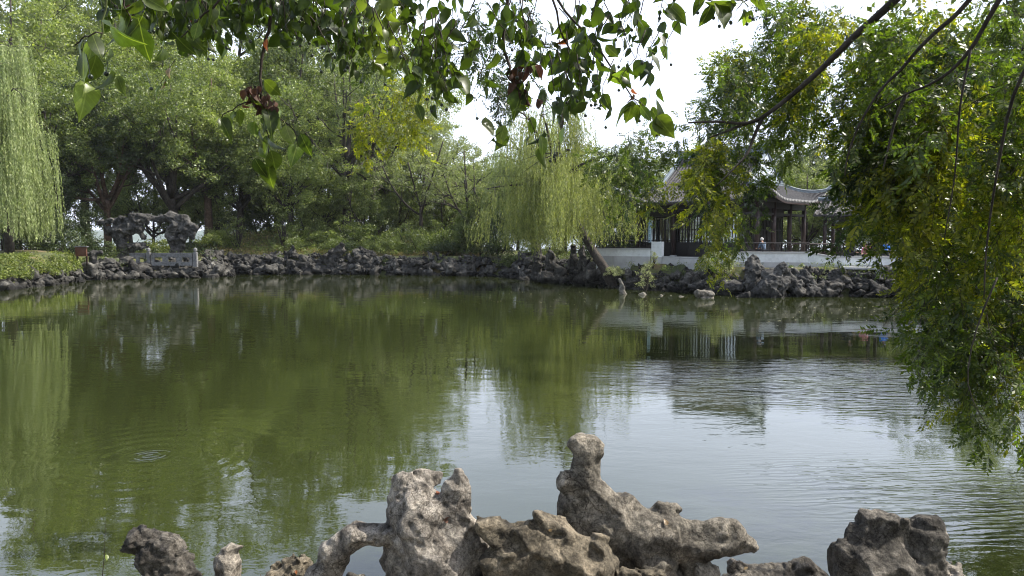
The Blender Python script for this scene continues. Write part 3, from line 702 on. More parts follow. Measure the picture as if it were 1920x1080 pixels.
# ------------------------------------------------------------------ ground plants (uncountable)
def scatter(name, mat, n, region, L, asp=.35, lift=.25, seed=1, drp=.3, thr=None):
    rg = np.random.default_rng(seed); px0, px1, d0, d1 = region
    px = rg.uniform(px0, px1, n); D = rg.uniform(d0, d1, n); x = (px - 960) / F * D
    s = pond_sd(x, D); k = s > .1
    if thr is not None:
        nn = fbm(np.stack([x * .5, D * .5, np.zeros(n)], 1), seed, 3); k &= nn > thr
    x, D = x[k], D[k]; z = height(x, D); m_ = len(x)
    tall = .5 + .9 * np.clip(fbm(np.stack([x * .9, D * .9, np.zeros(m_)], 1), seed + 4, 3) + .5, 0, 1)
    zz = z + rg.random(m_) * lift * tall * 1.6
    C = np.stack([x, D, zz], 1)
    ax = rg.normal(size=(m_, 3)) * .7 + np.array([0, -.2, .7 - drp]); nr = rg.normal(size=(m_, 3)) * .6 + np.array([0, -.3, .8])
    ll = L * rg.uniform(.6, 1.4, m_); V, Q = leaf_cloud(C, ax, nr, ll, ll * asp)
    return tag(link(name, mesh_np(name, V, Q), M[mat]), kind='stuff')
scatter('ground_cover', 'cover', 20000, (380, 700, 66.4, 82), .2, .3, .4, 2, thr=.0)
scatter('dry_grass', 'yellowgrass', 30000, (380, 900, 66.4, 84), .22, .16, .28, 3, drp=.0)
scatter('low_plants', 'camphor', 11000, (560, 1100, 53, 74), .18, .4, .4, 4, thr=.0)
scatter('undergrowth', 'dark', 16000, (-60, 430, 58, 76), .2, .4, .6, 5, thr=-.1)
scatter('terrace_grass', 'cover', 4500, (1120, 1660, 41.5, 47), .16, .2, .2, 6, thr=.08)
rg = np.random.default_rng(18); cs_ = []; rs_ = []
for i in range(95):
    px = rg.uniform(170, 1640); D = float(np.interp(px, [p[0] for p in far_pts], [p[1] for p in far_pts])) + rg.uniform(.2, 1.6)
    cs_.append((X(px, D), D, rg.uniform(.7, 1.75))); rs_.append(rg.uniform(.15, .42))
V, Q = clump_leaves(rg, np.array(cs_), np.array(rs_), 70, .13, .35, .8, .8, .2)
tag(link('bank_tufts', mesh_np('bank_tufts', V, Q), M['camphor']), kind='stuff')
# leafy plants spilling over the left bank
rg = np.random.default_rng(8); cs_ = []; rs_ = []
for i in range(330):
    px = rg.uniform(-60, 165); t = rg.random() ** .8; D0 = np.interp(px, [-90, 0, 60, 120, 165], [42, 46.2, 49.5, 53, 58]); D = D0 - .35 + t * 5.5
    x = X(px, D); base = .75 + 1.05 * min(1, t * 1.8) * (1 if px < 125 else .75); cs_.append((x, D, base + rg.uniform(-.15, .25))); rs_.append(rg.uniform(.35, .6))
V, Q = clump_leaves(rg, np.array(cs_), np.array(rs_), 90, .17, .42, .6, .9, .3)
tag(link('bank_plants', mesh_np('bank_plants', V, Q), M['cover']), kind='stuff')

# ------------------------------------------------------------------ bank stones
STONES = []
for k in range(12):
    rg = np.random.default_rng(100 + k); pr = []
    n = 2 + k % 3
    for _ in range(n):
        a = rg.normal(size=3) * np.array([.26, .12, .14]); b_ = rg.normal(size=3) * np.array([.26, .12, .16]); pr.append((a, rg.uniform(.2, .34), b_, rg.uniform(.12, .28)))
    me = rock_mesh('stone', pr, h=.05, k=.04, amp=.20, freq=2.2 + .3 * (k % 3), famp=.05, ffreq=6, seed=200 + k, smooth=False, facet=.72, nf=9, cracks=.05)
    me.materials.append(M['stone']); STONES.append(me)
def seg_at(pts, s):
    for (x0, y0), (x1, y1) in zip(pts, pts[1:]):
        L_ = math.hypot(x1 - x0, y1 - y0)
        if s <= L_: t = s / L_; return x0 + (x1 - x0) * t, y0 + (y1 - y0) * t, math.atan2(y1 - y0, x1 - x0)
        s -= L_
    return x1, y1, math.atan2(y1 - y0, x1 - x0)
def embank(pts, rows, label, seed, size=.72, name='stone_embankment'):
    """pts in plan; rows of (height, inset behind the edge, size factor)"""
    rg = np.random.default_rng(seed); tot = sum(math.hypot(b_[0] - a[0], b_[1] - a[1]) for a, b_ in zip(pts, pts[1:]))
    root = empty(name, (pts[0][0], pts[0][1], 0)); tag(root, label, 'stone wall', 'rough stone embankments round the pond'); n = 0
    for z, ins, sf in rows:
        s = rg.uniform(0, .3)
        while s < tot:
            x, y, a = seg_at(pts, s); sz = size * sf * (rg.uniform(.6, 1.2) if rg.random() < .8 else rg.uniform(1.2, 1.7))
            nx_, ny2 = -math.sin(a), math.cos(a)
            if n < 298:
                o = link('stone', STONES[rg.integers(12)], None, root)
                jit = rg.normal() * .12
                o.location = (x + nx_ * (ins + jit) - root.location.x, y + ny2 * (ins + jit) - root.location.y, z + rg.normal() * .1)
                o.rotation_euler = (rg.normal() * .35, rg.normal() * .3, a + rg.choice([0, math.pi]) + rg.normal() * .5)
                o.scale = (sz * rg.uniform(1.0, 1.5), sz * 1.15, sz * rg.uniform(.85, 1.35)); n += 1
            s += sz * rg.uniform(.72, .95)
    return root
def shore(px0, px1, n=12):
    pxs = [p[0] for p in far_pts]; ds = [p[1] for p in far_pts]; out = []
    for q in [px0] + [p for p in pxs if px0 < p < px1] + [px1]:
        D = float(np.interp(q, pxs, ds)); out.append((X(q, D), D))
    return out
embank(shore(-120, 166), [(.1, 0, 1.0), (.55, .5, 1.0)], 'low dark stones under the leafy plants of the left bank', 1, .8)
embank(shore(166, 418), [(.0, -.75, 1.15), (.35, -.3, 1.2), (.85, .2, 1.1), (1.2, .8, 1.0)], 'projecting ledge of pitted stones below the carved stone railing', 2, .8)
embank(shore(418, 700), [(.05, 0, 1.15), (.6, .25, 1.1), (1.1, .55, 1.1), (1.5, .85, .9)], 'long stone embankment below the grassy mound', 3, .82)
embank(shore(700, 985), [(.05, 0, 1.1), (.55, .25, 1.0), (1.0, .55, 1.05), (1.35, .85, .8)], 'dark shaded stone embankment left of the tall dark bush foot', 4, .78)
embank(shore(985, 1136), [(.05, -.1, 1.0), (.5, .2, 1.1), (1.0, .6, 1.0), (1.4, 1.1, .9)], 'jumbled stone bank left of the leaning willow trunk', 5, .7)
embank(shore(1136, 1390), [(.05, 0, 1.0), (.45, .35, 1.0), (.85, .8, .95), (1.15, 1.3, .6)], 'neat stone bank below the hall doors', 6, .58)
embank(shore(1390, 1650), [(.05, 0, 1.0), (.5, .3, 1.1), (.95, .7, 1.0), (1.3, 1.0, .7)], 'stone bank behind the big rockery below the white terrace wall', 7, .66)
embank(shore(1650, 2000), [(.05, 0, 1.0), (.5, .3, 1.1), (.95, .7, 1.0), (1.4, 1.0, .9)], 'stone bank at right behind the overhanging branches', 8, .72)

# ------------------------------------------------------------------ standing garden rocks across the water
def px_rock(name, D, prims, subs, mat, label, cat, group=None, h=.07, **kw):
    """prims in photo pixels at depth D (each (x,y,r,dy) -> (x,y,r,dy)), converted to metres"""
    s = D / F
    pr = [(P(a[0], a[1], D + (a[3] if len(a) > 3 else 0)), a[2] * s, P(b_[0], b_[1], D + (b_[3] if len(b_) > 3 else 0)), b_[2] * s) for a, b_ in prims]
    sb = [(P(c[0], c[1], D + (c[3] if len(c) > 3 else 0)), c[2] * s) for c in subs]
    me = rock_mesh(name, pr, sb, h=h, **kw)
    xs_ = np.mean([p[0].x for p in pr]); c = Vector((xs_, D, min(min(p[0].z, p[2].z) for p in pr)))
    recentre(me, c); o = link(name, me, M[mat], None, c); tag(o, label, cat, group); return o
GR = 'standing water worn garden rocks'
kw = dict(k=.12, amp=.30, freq=1.9, famp=.06, ffreq=5, pit=.2, cracks=.06, facet=.85, smooth=False)
px_rock('garden_rock', 62.5, [((228, 500, 14), (232, 465, 10)), ((232, 465, 10), (222, 440, 12)), ((222, 440, 12), (245, 425, 13)), ((185, 418, 5), (225, 415, 9)), ((225, 415, 9), (272, 410, 11)), ((205, 432, 7), (262, 432, 9)),
        ((262, 436, 6), (268, 446, 4)), ((240, 463, 8), (276, 460, 5)), ((248, 472, 6), (262, 500, 9)), ((215, 500, 12), (270, 503, 10))], [((0) or (238), 446, 5, -.2), (213, 425, 4, 0), (248, 452, 4, 0)], 'taihu', 'left garden rockery, an overhanging mass on a narrow waist', 'rockery', GR, seed=5, **kw)
px_rock('garden_rock', 63.0, [((325, 500, 14), (330, 470, 10)), ((330, 470, 10), (318, 440, 9)), ((318, 440, 9), (332, 420, 14)), ((332, 420, 14), (322, 404, 8)), ((300, 412, 8), (340, 410, 10)), ((345, 430, 11), (358, 440, 9)),
        ((262, 409, 6), (300, 410, 7)), ((345, 410, 9), (362, 425, 8)), ((340, 445, 8), (335, 490, 6)), ((350, 470, 4), (350, 500, 8)), ((310, 500, 10), (350, 503, 10))], [(325, 462, 5, 0), (340, 475, 5, 0), (310, 420, 3, 0)], 'taihu', 'right garden rockery with arching top and hollow legs behind the stone railing', 'rockery', GR, seed=9, **kw)
px_rock('garden_rock', 58.5, [((174, 520, 10), (175, 490, 8)), ((175, 490, 7), (176, 475, 6)), ((165, 476, 4), (188, 474, 4)), ((160, 520, 8), (200, 518, 8))], [], 'taihu', 'small upright stone at the water left of the ledge', 'rock', GR, seed=12, h=.06, k=.1, amp=.16, freq=2, famp=.03, ffreq=6, smooth=False)
GC = 'stones of the centre rock group'
for k, (D, pr, lb) in enumerate([
    (55.0, [((1008, 520, 12), (1008, 480, 8)), ((1008, 480, 8), (1008, 458, 4)), ((990, 490, 8), (1018, 485, 6))], 'pointed upright stone at left of the centre rock group'),
    (54.5, [((1030, 500, 8), (1032, 465, 4)), ((1040, 500, 6), (1036, 470, 4))], 'forked upright stone in the centre rock group'),
    (53.4, [((1052, 510, 10), (1040, 498, 5)), ((1020, 520, 12), (1060, 525, 9))], 'slanting low stone at the front of the centre rock group'),
    (53.0, [((1078, 500, 8), (1074, 462, 5))], 'grey upright slab behind the centre rock group'),
    (52.5, [((1092, 500, 9), (1092, 465, 5)), ((1092, 478, 5), (1082, 466, 3))], 'pale upright stone left of the willow foot'),
    (51.5, [((1100, 520, 14), (1112, 508, 10)), ((1085, 525, 10), (1110, 525, 12))], 'rounded boulder at the water left of the willow foot'),
    (64.0, [((975, 488, 7), (974, 474, 4))], 'small pale upright stone right of the tall dark bush')]):
    px_rock('rock', D, pr, [], 'stone', lb, 'rock', GC, seed=20 + k, h=.05, k=.08, amp=.16, freq=2.2, famp=.03, ffreq=7, smooth=False)
GB = 'rockery stones below the hall terrace'
RR = [(42.0, [((1415, 560, 22), (1412, 520, 16)), ((1412, 520, 15), (1408, 488, 9)), ((1408, 488, 9), (1425, 500, 8))], [(1425, 520, 6, -.3)], 'tall upright rock leaning against the white terrace wall'),
      (41.0, [((1440, 555, 26), (1450, 525, 20)), ((1450, 525, 18), (1466, 505, 12)), ((1440, 515, 12), (1475, 530, 12))], [(1450, 520, 7, -.6), (1432, 540, 6, -.7), (1462, 540, 6, -.6)], 'big craggy grey rock mass right of the tall upright rock'),
      (40.6, [((1460, 558, 12), (1470, 540, 10))], [], 'upright boulder at the water under the right side of the craggy mass'), (40.6, [((1400, 556, 10), (1388, 555, 7))], [], 'low slanting boulder at the water left of the craggy mass'),
      (41.4, [((1490, 550, 14), (1495, 530, 12)), ((1478, 530, 10), (1502, 528, 8))], [(1488, 540, 5, -.4)], 'smooth arched boulder right of the craggy mass'),
      (41.6, [((1515, 530, 12), (1514, 508, 6)), ((1505, 525, 10), (1530, 540, 11))], [(1518, 525, 4, -.3)], 'spiky rock with a pointed top near the terrace corner'),
      (41.2, [((1515, 550, 12), (1540, 552, 10)), ((1540, 552, 9), (1562, 556, 5))], [], 'flat layered rocks low at the waterline right of the arched boulder'),
      (42.0, [((1545, 530, 14), (1565, 520, 12)), ((1560, 515, 10), (1575, 535, 10))], [], 'brownish rock pile under the terrace slab'),
      (41.8, [((1605, 525, 14), (1625, 540, 12)), ((1600, 512, 8), (1630, 518, 8))], [], 'rock beside the pier under the terrace slab'),
      (42.6, [((1362, 535, 14), (1385, 540, 14)), ((1345, 545, 12), (1370, 550, 12))], [(1370, 538, 4, -.3)], 'dark grey boulder below the pale flowering bush'),
      (43.6, [((1305, 535, 10), (1330, 530, 12)), ((1335, 545, 12), (1320, 548, 10))], [], 'dark boulder between the neat stone bank and the flowering bush')]
for k, (D, pr, sb, lb) in enumerate(RR):
    px_rock('rock', D, pr, sb, 'taihu', lb, 'rock', GB, seed=40 + k, h=.05, k=.09, amp=.24, freq=2.3, famp=.05, ffreq=7, pit=.14, cracks=.06, facet=.8, smooth=False)
GW = 'stones standing in the water near the hall'
for k, (D, pr, lb) in enumerate([(43.2, [((1168, 560, 8), (1166, 540, 5)), ((1172, 552, 4), (1178, 560, 4)), ((1166, 535, 3), (1162, 524, 3))], 'narrow pale stone standing in the water near the willow'),
    (42.6, [((1195, 556, 4), (1205, 552, 5)), ((1205, 552, 4), (1214, 560, 3))], 'small curved stone beside the narrow standing stone'),
    (42.0, [((1240, 556, 4), (1244, 558, 3))], 'tiny stone poking from the water, left one of two'), (42.0, [((1254, 558, 3), (1258, 556, 2))], 'tiny stone poking from the water, right one of two'),
    (41.2, [((1276, 560, 4), (1284, 560, 3))], 'small flat stone left of the pale boulder'),
    (40.4, [((1310, 550, 8), (1332, 551, 7)), ((1318, 562, 9), (1332, 562, 8))], 'pale flat topped boulder in the water')]):
    px_rock('rock', D, pr, [], 'stone_pale', lb, 'rock', GW, seed=60 + k, h=.035, k=.05, amp=.1, freq=3, famp=.02, ffreq=9, smooth=False)

# carved stone railing on the ledge
r0 = empty('stone_railing', PZ(322, 60.6, 1.0)); tag(r0, 'low carved stone railing with two round topped posts and three openings', 'railing')
def railpanel(x0, x1, n, z0=0, z1=.95):
    mb = MB(); mb.box(x0, x1, -.09, .09, z1 - .28, z1); mb.box(x0, x1, -.09, .09, z0, z0 + .3); w = (x1 - x0) / n; g = w * .2
    for i in range(n + 1):
        c = x0 + w * i; mb.box(max(x0, c - g), min(x1, c + g), -.085, .085, z0 + .3, z1 - .28)
    mb.build('panel', M['railstone'], r0); MB().box(x0, x1, -.13, .13, z1 + .002, z1 + .08).build('handrail', M['railstone'], r0)
railpanel(-1.62, 1.72, 3); railpanel(-3.4, -2.1, 2)
for x in (-1.86, 1.95):
    q = MB(); q.box(x - .15, x + .15, -.15, .15, -.1, 1.08); q.tube([(x, 0, 1.08), (x, 0, 1.14), (x, 0, 1.2), (x, 0, 1.34), (x, 0, 1.42), (x, 0, 1.46)], [.10, .10, .15, .15, .11, .02], 12); q.build('post', M['railstone'], r0)
# small brown notice board
r0 = empty('notice_board', (X(153, 57), 57, 1.6)); tag(r0, 'small reddish brown board with grey cap among the left bank plants', 'notice board')
M['board'] = m_plain('rusty_board', (.11, .05, .032), .7, .3, 4, .2)
MB().box(-.42, .42, -.05, .05, .25, .95).build('panel', M['board'], r0)
MB().box(-.52, .52, -.14, .14, .953, 1.03).build('cap', M['railstone'], r0)
for s in (-.36, .36): MB().box(s - .05, s + .05, .055, .13, -.5, .95).build('post', M['woodred'], r0)
# far marker post by the lake
mb = MB(); mb.tube([(0, 0, 0), (0, 0, 3.2)], .16, 8); tag(mb.build('marker_post', M['plinth'], None, (X(167, 128), 128, 0)), 'thin pale post far off by the lake left of the rockeries', 'post')

# ------------------------------------------------------------------ the hall
TH = R(42); Zf = 2.0
hall = empty('garden_hall', PZ(1418, 46.0, Zf), -TH); tag(hall, 'dark timber garden hall with grey tiled upturned roof', 'building')
LX, WY, OV = 8.6, 7.6, 1.15
x0, x1, y0, y1 = -LX - OV, OV, -OV, WY + OV
cx, cy = (x0 + x1) / 2, (y0 + y1) / 2; SX = (x1 - x0) / 2; RY = (y1 - y0) / 2; AS = 2.3; ZE, ZR = 3.62, 6.9
def prof(r): t = r / RY; return ZE + (ZR - ZE) * (.6 * t + .4 * t * t)
def lift(x, y):
    d = math.hypot(SX - abs(x - cx), RY - abs(y - cy)); t = max(0, 1 - d / 3.2); return .85 * t * t
def zroof(x, y, side):
    r = (RY - abs(y - cy)) if side == 'f' else (SX - abs(x - cx)); return prof(max(0, r)) + lift(x, y)
def slope(sgn):
    """front/back slope point grid"""
    mb = MB(); NR, NS = 10, 26
    for j in range(NR + 1):
        r = RY * j / NR; ins = min(r, AS); xx0, xx1 = x0 + ins, x1 - ins
        for i in range(NS + 1):
            t = i / NS; x = xx0 + (xx1 - xx0) * t; y = cy + sgn * (RY - r); mb.v.append((x, y, zroof(x, y, 'f')))
    for j in range(NR):
        for i in range(NS):
            a = j * (NS + 1) + i; q = (a, a + 1, a + NS + 2, a + NS + 1); mb.f.append(q if sgn < 0 else q[::-1])
    return mb
def slope_side(sgn):
    mb = MB(); NR, NS = 5, 22
    for j in range(NR + 1):
        r = AS * j / NR
        for i in range(NS + 1):
            t = i / NS; y = (y0 + r) + (y1 - y0 - 2 * r) * t; x = cx + sgn * (SX - r); mb.v.append((x, y, zroof(x, y, 's')))
    for j in range(NR):
        for i in range(NS):
            a = j * (NS + 1) + i; q = (a, a + 1, a + NS + 2, a + NS + 1); mb.f.append(q if sgn > 0 else q[::-1])
    return mb
def thicken(mb, t=.12):
    n = len(mb.v); mb.v += [(x, y, z - t) for x, y, z in mb.v]; mb.f += [tuple(i + n for i in q)[::-1] for q in list(mb.f)]
    from collections import Counter
    ed = Counter(); fs = mb.f[:len(mb.f) // 2]
    for q in fs:
        for a, b_ in zip(q, q[1:] + q[:1]): ed[(a, b_)] += 1
    for (a, b_) in list(ed):
        if (b_, a) not in ed: mb.f.append((b_, a, a + n, b_ + n))
    return mb
for s in (-1, 1): thicken(slope(s)).build('roof_slope', M['tile_under'], hall, smooth=False)
for s in (-1, 1): thicken(slope_side(s)).build('roof_skirt', M['tile_under'], hall, smooth=False)
def tile_row(pts, parent, r=.062):
    """one row of round cover tiles, each tile overlapping the next"""
    mb = MB(); L_ = 0; P_ = [Vector(p) for p in pts]
    tot = sum((b_ - a).length for a, b_ in zip(P_, P_[1:])); n = max(2, int(tot / .26)); res = []; rad = []
    def at(s):
        for a, b_ in zip(P_, P_[1:]):
            l = (b_ - a).length
            if s <= l: return a + (b_ - a) * (s / l)
            s -= l
        return P_[-1]
    for i in range(n):
        s0 = tot * i / n; s1 = tot * (i + 1) / n
        res += [at(s0), at(s1 - .012)]; rad += [r * 1.08, r * .86]
    mb.tube(res, rad, 6); mb.build('tile_row', M['tile'], parent)
sp = .245
for sgn in (-1, 1):
    x = x0 + .12
    while x < x1 - .05:
        ins = min(x - x0, x1 - x)
        rmax = RY if ins >= AS else ins
        if rmax > .3: tile_row([(x, cy + sgn * (RY - r), zroof(x, cy + sgn * (RY - r), 'f') + .03) for r in np.linspace(0, rmax, 7 if rmax > 2 else 3)], hall)
        x += sp
for sgn in (-1, 1):
    y = y0 + .12
    while y < y1 - .05:
        rmax = min(AS, y - y0, y1 - y)
        if rmax > .3: tile_row([(cx + sgn * (SX - r), y, zroof(cx + sgn * (SX - r), y, 's') + .03) for r in np.linspace(0, rmax, 4)], hall)
        y += sp
# ridges
def ridge(pts, w, h_, name='ridge', mat='ridge'):
    mb = MB(); n = len(pts)
    for k, p in enumerate(pts):
        p = Vector(p); t = (Vector(pts[min(k + 1, n - 1)]) - Vector(pts[max(k - 1, 0)])); t.z = 0; t.normalize(); s = Vector((-t.y, t.x, 0)) * w / 2
        for a, z in ((-1, 0), (-1, h_ * .8), (-1.5, h_ * .82), (-.9, h_), (.9, h_), (1.5, h_ * .82), (1, h_ * .8), (1, 0)): q = p + s * a; mb.v.append((q.x, q.y, q.z + z))
    for k in range(n - 1):
        for j in range(8):
            a = k * 8 + j; b_ = k * 8 + (j + 1) % 8; mb.f.append((a, b_, b_ + 8, a + 8))
    mb.f.append(tuple(range(8))); mb.f.append(tuple((n - 1) * 8 + j for j in range(8))[::-1])
    mb.build(name, M[mat], hall)
gx0, gx1 = x0 + AS, x1 - AS
ridge([(gx0 - .3, cy, ZR + .45), (gx0, cy, ZR + .12), (gx0 + 1, cy, ZR), (gx1 - 1, cy, ZR), (gx1, cy, ZR + .12), (gx1 + .3, cy, ZR + .45)], .26, .5)
for gx_ in (gx0, gx1):
    for sgn in (-1, 1):
        ridge([(gx_, cy + sgn * (RY - r), prof(r) + .02) for r in np.linspace(RY - .1, AS, 6)], .2, .26)
        cxn = x0 if gx_ == gx0 else x1; cyn = y0 if sgn < 0 else y1; sx = 1 if gx_ == gx0 else -1; sy = 1 if sgn < 0 else -1
        pts = []
        for r in np.linspace(AS, -.25, 9):
            x = cxn + sx * r; y = cyn + sy * r; pts.append((x, y, prof(max(r, 0)) + lift(x if r > 0 else cxn, y if r > 0 else cyn) + .02 + (.28 if r < 0 else 0)))
        ridge(pts, .18, .22)
    s = -1 if gx_ == gx0 else 1; mb = MB(); zz = prof(AS) - .05
    prf = [(cy - (RY - r), prof(r) - .04) for r in np.linspace(AS, RY, 6)]; pl = prf + [(2 * cy - a, b_) for a, b_ in prf[::-1][1:]]
    mb.add([(gx_ - .04, a, b_) for a, b_ in pl] + [(gx_ + .04, a, b_) for a, b_ in pl], [tuple(range(len(pl))), tuple(range(len(pl), 2 * len(pl)))[::-1]]); mb.build('gable', M['gable'], hall)
    ridge([(gx_ + s * .08, cy + q, zz + .04) for q in np.linspace(-(RY - AS), RY - AS, 5)], .16, .2)
# eave discs: round tile ends + fascia board + rafters
q = MB(); fb = MB(); rf = MB()
def eave_line():
    out = []
    n = 60
    for i in range(n + 1): x = x0 + (x1 - x0) * i / n; out.append(((x, y0), 'f', (0, 1)))
    for i in range(n + 1): y = y0 + (y1 - y0) * i / n; out.append(((x1, y), 's', (-1, 0)))
    return out
el = eave_line()
for (a, b_) in zip(el, el[1:]):
    (pa, sa, na), (pb, sb_, nb_) = a, b_
    if sa != sb_: continue
    za = prof(0) + lift(*pa); zb = prof(0) + lift(*pb)
    va = Vector((pa[0] + na[0] * .03, pa[1] + na[1] * .03)); vb = Vector((pb[0] + nb_[0] * .03, pb[1] + nb_[1] * .03))
    fb.obox(va, vb, .05, za - .22, za - .124, zb - .22, zb - .124)
    rx, ry = pa[0] + na[0] * 1.2, pa[1] + na[1] * 1.2
    rf.tube([(pa[0] + na[0] * .06, pa[1] + na[1] * .06, za - .2), (rx, ry, prof(1.2) + lift(rx, ry) - .2)], .035, 4)
fb.build('fascia', M['woodred'], hall); tag(rf.build('rafters', M['wood'], hall), kind='stuff')
for s, rngx in ((0, np.arange(x0 + .12, x1, sp)), (1, np.arange(y0 + .12, y1, sp))):
    for t in rngx:
        p = (t, y0) if s == 0 else (x1, t); z = prof(0) + lift(*p) + .03; d = (0, -.02, 0) if s == 0 else (.02, 0, 0)
        q.tube([(p[0], p[1], z), (p[0] + d[0] * 2, p[1] + d[1] * 2, z)], .075, 8)
M['tile_end'] = m_plain('tile_end', (.30, .29, .275), .6, .25, 6, .1)
tag(q.build('eave_tile_ends', M['tile_end'], hall), kind='stuff')
# platform, columns, beams
MB().box(-LX - .5, .5, -.5, WY + .5, -.9, 0).build('platform', M['plinth'], hall)
cols = [(x, y) for x in (-LX, -5.8, -2.8, 0) for y in (0, WY)] + [(0, 2.5), (0, 5.1), (-LX, 2.5), (-LX, 5.1)]
for x, y in cols:
    mb = MB(); mb.tube([(x, y, .12), (x, y, 3.55)], .15, 10); mb.build('column', M['woodred'], hall, smooth=True)
    mb = MB(); mb.tube([(x, y, .0), (x, y, .06), (x, y, .118)], [.24, .26, .18], 10); mb.build('column_base', M['plinth'], hall)
for a, b_ in (((-LX, 0), (0, 0)), ((-LX, WY), (0, WY)), ((0, 0), (0, WY)), ((-LX, 0), (-LX, WY))):
    MB().obox(a, b_, .16, 3.15, 3.56).build('beam', M['wood'], hall); MB().obox(a, b_, .10, 2.72, 2.86).build('lower_beam', M['wood'], hall)
MB().box(-LX - .3, .3, -.3, WY + .3, 3.565, 3.60).build('ceiling', M['wood'], hall)
# door leaves: front wall set at y=.3, side wall at x=-1.3, back wall
m, nt, b, o = new_mat('window_glass')
tr = nt.nodes.new('ShaderNodeBsdfTransparent'); tr.inputs[0].default_value = (.38, .42, .40, 1); gl = nt.nodes.new('ShaderNodeBsdfGlossy'); gl.inputs['Roughness'].default_value = .05
gl.inputs['Color'].default_value = (.8, .85, .85, 1)
ms = nt.nodes.new('ShaderNodeMixShader'); ms.inputs[0].default_value = .22; nt.links.new(tr.outputs[0], ms.inputs[1]); nt.links.new(gl.outputs[0], ms.inputs[2]); nt.links.new(ms.outputs[0], o.inputs['Surface'])
M['glass'] = m
W_ = .86
dl = MB(); dl.box(0, .07, -.03, .03, 0, 2.7); dl.box(W_ - .07, W_, -.03, .03, 0, 2.7); dl.box(.07, W_ - .07, -.03, .03, 2.6, 2.7); dl.box(.07, W_ - .07, -.03, .03, 0, .95)
dl.box(.07, W_ - .07, -.025, .025, 1.75, 1.80)
for k in range(1, 4): dl.box(W_ * k / 4 - .035, W_ * k / 4 + .035, -.02, .02, .95, 2.6)
dl.box(.14, W_ - .14, -.045, -.031, .12, .82)
door_me = dl.mesh('door_leaf'); door_me.materials.append(M['wood'])
pane_me = MB().box(.07, W_ - .07, -.006, .006, .952, 2.598).mesh('pane'); pane_me.materials.append(M['glass'])
def leafdoor(x, y, rz):
    o = link('door_leaf', door_me, None, hall, (x, y, .02)); o.rotation_euler = (0, 0, rz); link('pane', pane_me, None, o)
n = 8
for i in range(n):
    leafdoor(-LX + .22 + i * .885, .3, 0); leafdoor(-LX + .22 + i * .885, WY - .3, 0)
for i in range(7): leafdoor(-1.35, .5 + i * .93, R(90))
MB().box(-LX, -1.3, .26, .34, 2.73, 3.56).build('frieze', M['wood'], hall); MB().box(-1.39, -1.31, .35, WY - .35, 2.73, 3.56).build('frieze', M['wood'], hall)
MB().box(-LX, -1.3, WY - .34, WY - .26, 2.73, 3.56).build('frieze', M['wood'], hall)
MB().box(-LX - .04, -LX + .04, .35, WY - .35, 0, 3.56).build('end_wall', M['wood'], hall)
# pale hanging scroll sign by the front left column
sg = empty('vertical_sign', hall.matrix_basis @ Vector((-LX + 1.1, -.2, .95))); sg.rotation_euler = (0, 0, -TH); tag(sg, 'narrow pale blue vertical plaque on the hall front left of the doors', 'sign')
M['sign'] = m_plain('pale_plaque', (.45, .60, .66), .6, .1, 3, 0); M['ink'] = m_plain('dark_ink', (.05, .16, .22), .6, .1, 3, 0)
MB().box(-.11, .11, -.02, .02, 0, 1.55).build('board', M['sign'], sg)
mb = MB()
rg = np.random.default_rng(3)
for k in range(5):
    z = 1.3 - k * .28
    mb.box(-.07, .07, -.028, -.021, z + .06, z + .08); mb.box(-.01, .01, -.0285, -.0215, z - .07, z + .1); mb.box(-.06, .06, -.0275, -.0205, z - .03, z - .01)
    mb.box(-.06, -.045, -.0282, -.0212, z - .08, z + .0)
mb.build('lettering', M['ink'], sg)
# lantern hanging at the left eave
ln = empty('hanging_lantern', hall.matrix_basis @ Vector((-LX - .8, -.7, 2.7))); tag(ln, 'dark hanging lantern under the left eave corner of the hall', 'lantern')
mb = MB(); mb.tube([(0, 0, .6), (0, 0, .56), (0, 0, .5), (0, 0, .1), (0, 0, .04), (0, 0, 0)], [.05, .16, .2, .2, .15, .06], 6); mb.build('body', M['wood'], ln)
mb = MB(); mb.tube([(0, 0, .6), (0, 0, .95)], .012, 4); mb.build('hook', M['wood'], ln)
mb = MB(); mb.tube([(0, 0, 0), (0, 0, -.25)], [.03, .05], 6); mb.build('tassel', M['woodred'], ln)

# covered walkway to the right
wk = empty('covered_walkway', (20.0, 47.6, 2.0), -R(36)); tag(wk, 'open covered walkway with small tiled roof right of the hall', 'walkway')
WL, WD = 11.0, 2.2
def wz(y): t = 1 - abs(y - WD / 2) / (WD / 2 + .55); return 2.72 + .95 * (t * .8 + .2 * t * t)
for sgn in (-1, 1):
    mb = MB(); ys = [WD / 2 + sgn * (WD / 2 + .55) * (1 - j / 5) for j in range(6)]
    for y in ys:
        for x in (-.6, WL): mb.v.append((x, y, wz(y)))
    for j in range(5): a = j * 2; qd = (a, a + 1, a + 3, a + 2); mb.f.append(qd if sgn < 0 else qd[::-1])
    thicken(mb, .1).build('roof_slope', M['tile_under'], wk)
    x = -.5
    while x < WL:
        tile_row([(x, y, wz(y) + .03) for y in ys], wk, .085); x += .31
mb = MB(); mb.tube([(-.7, WD / 2, wz(WD / 2) + .12), (WL, WD / 2, wz(WD / 2) + .12)], .14, 8); mb.build('ridge', M['ridge'], wk)
for x in (0, 2.75, 5.5, 8.25, 10.8):
    for y in (0, WD): mb = MB(); mb.tube([(x, y, 0), (x, y, 2.9)], .11, 8); mb.build('post', M['woodred'], wk, smooth=True)
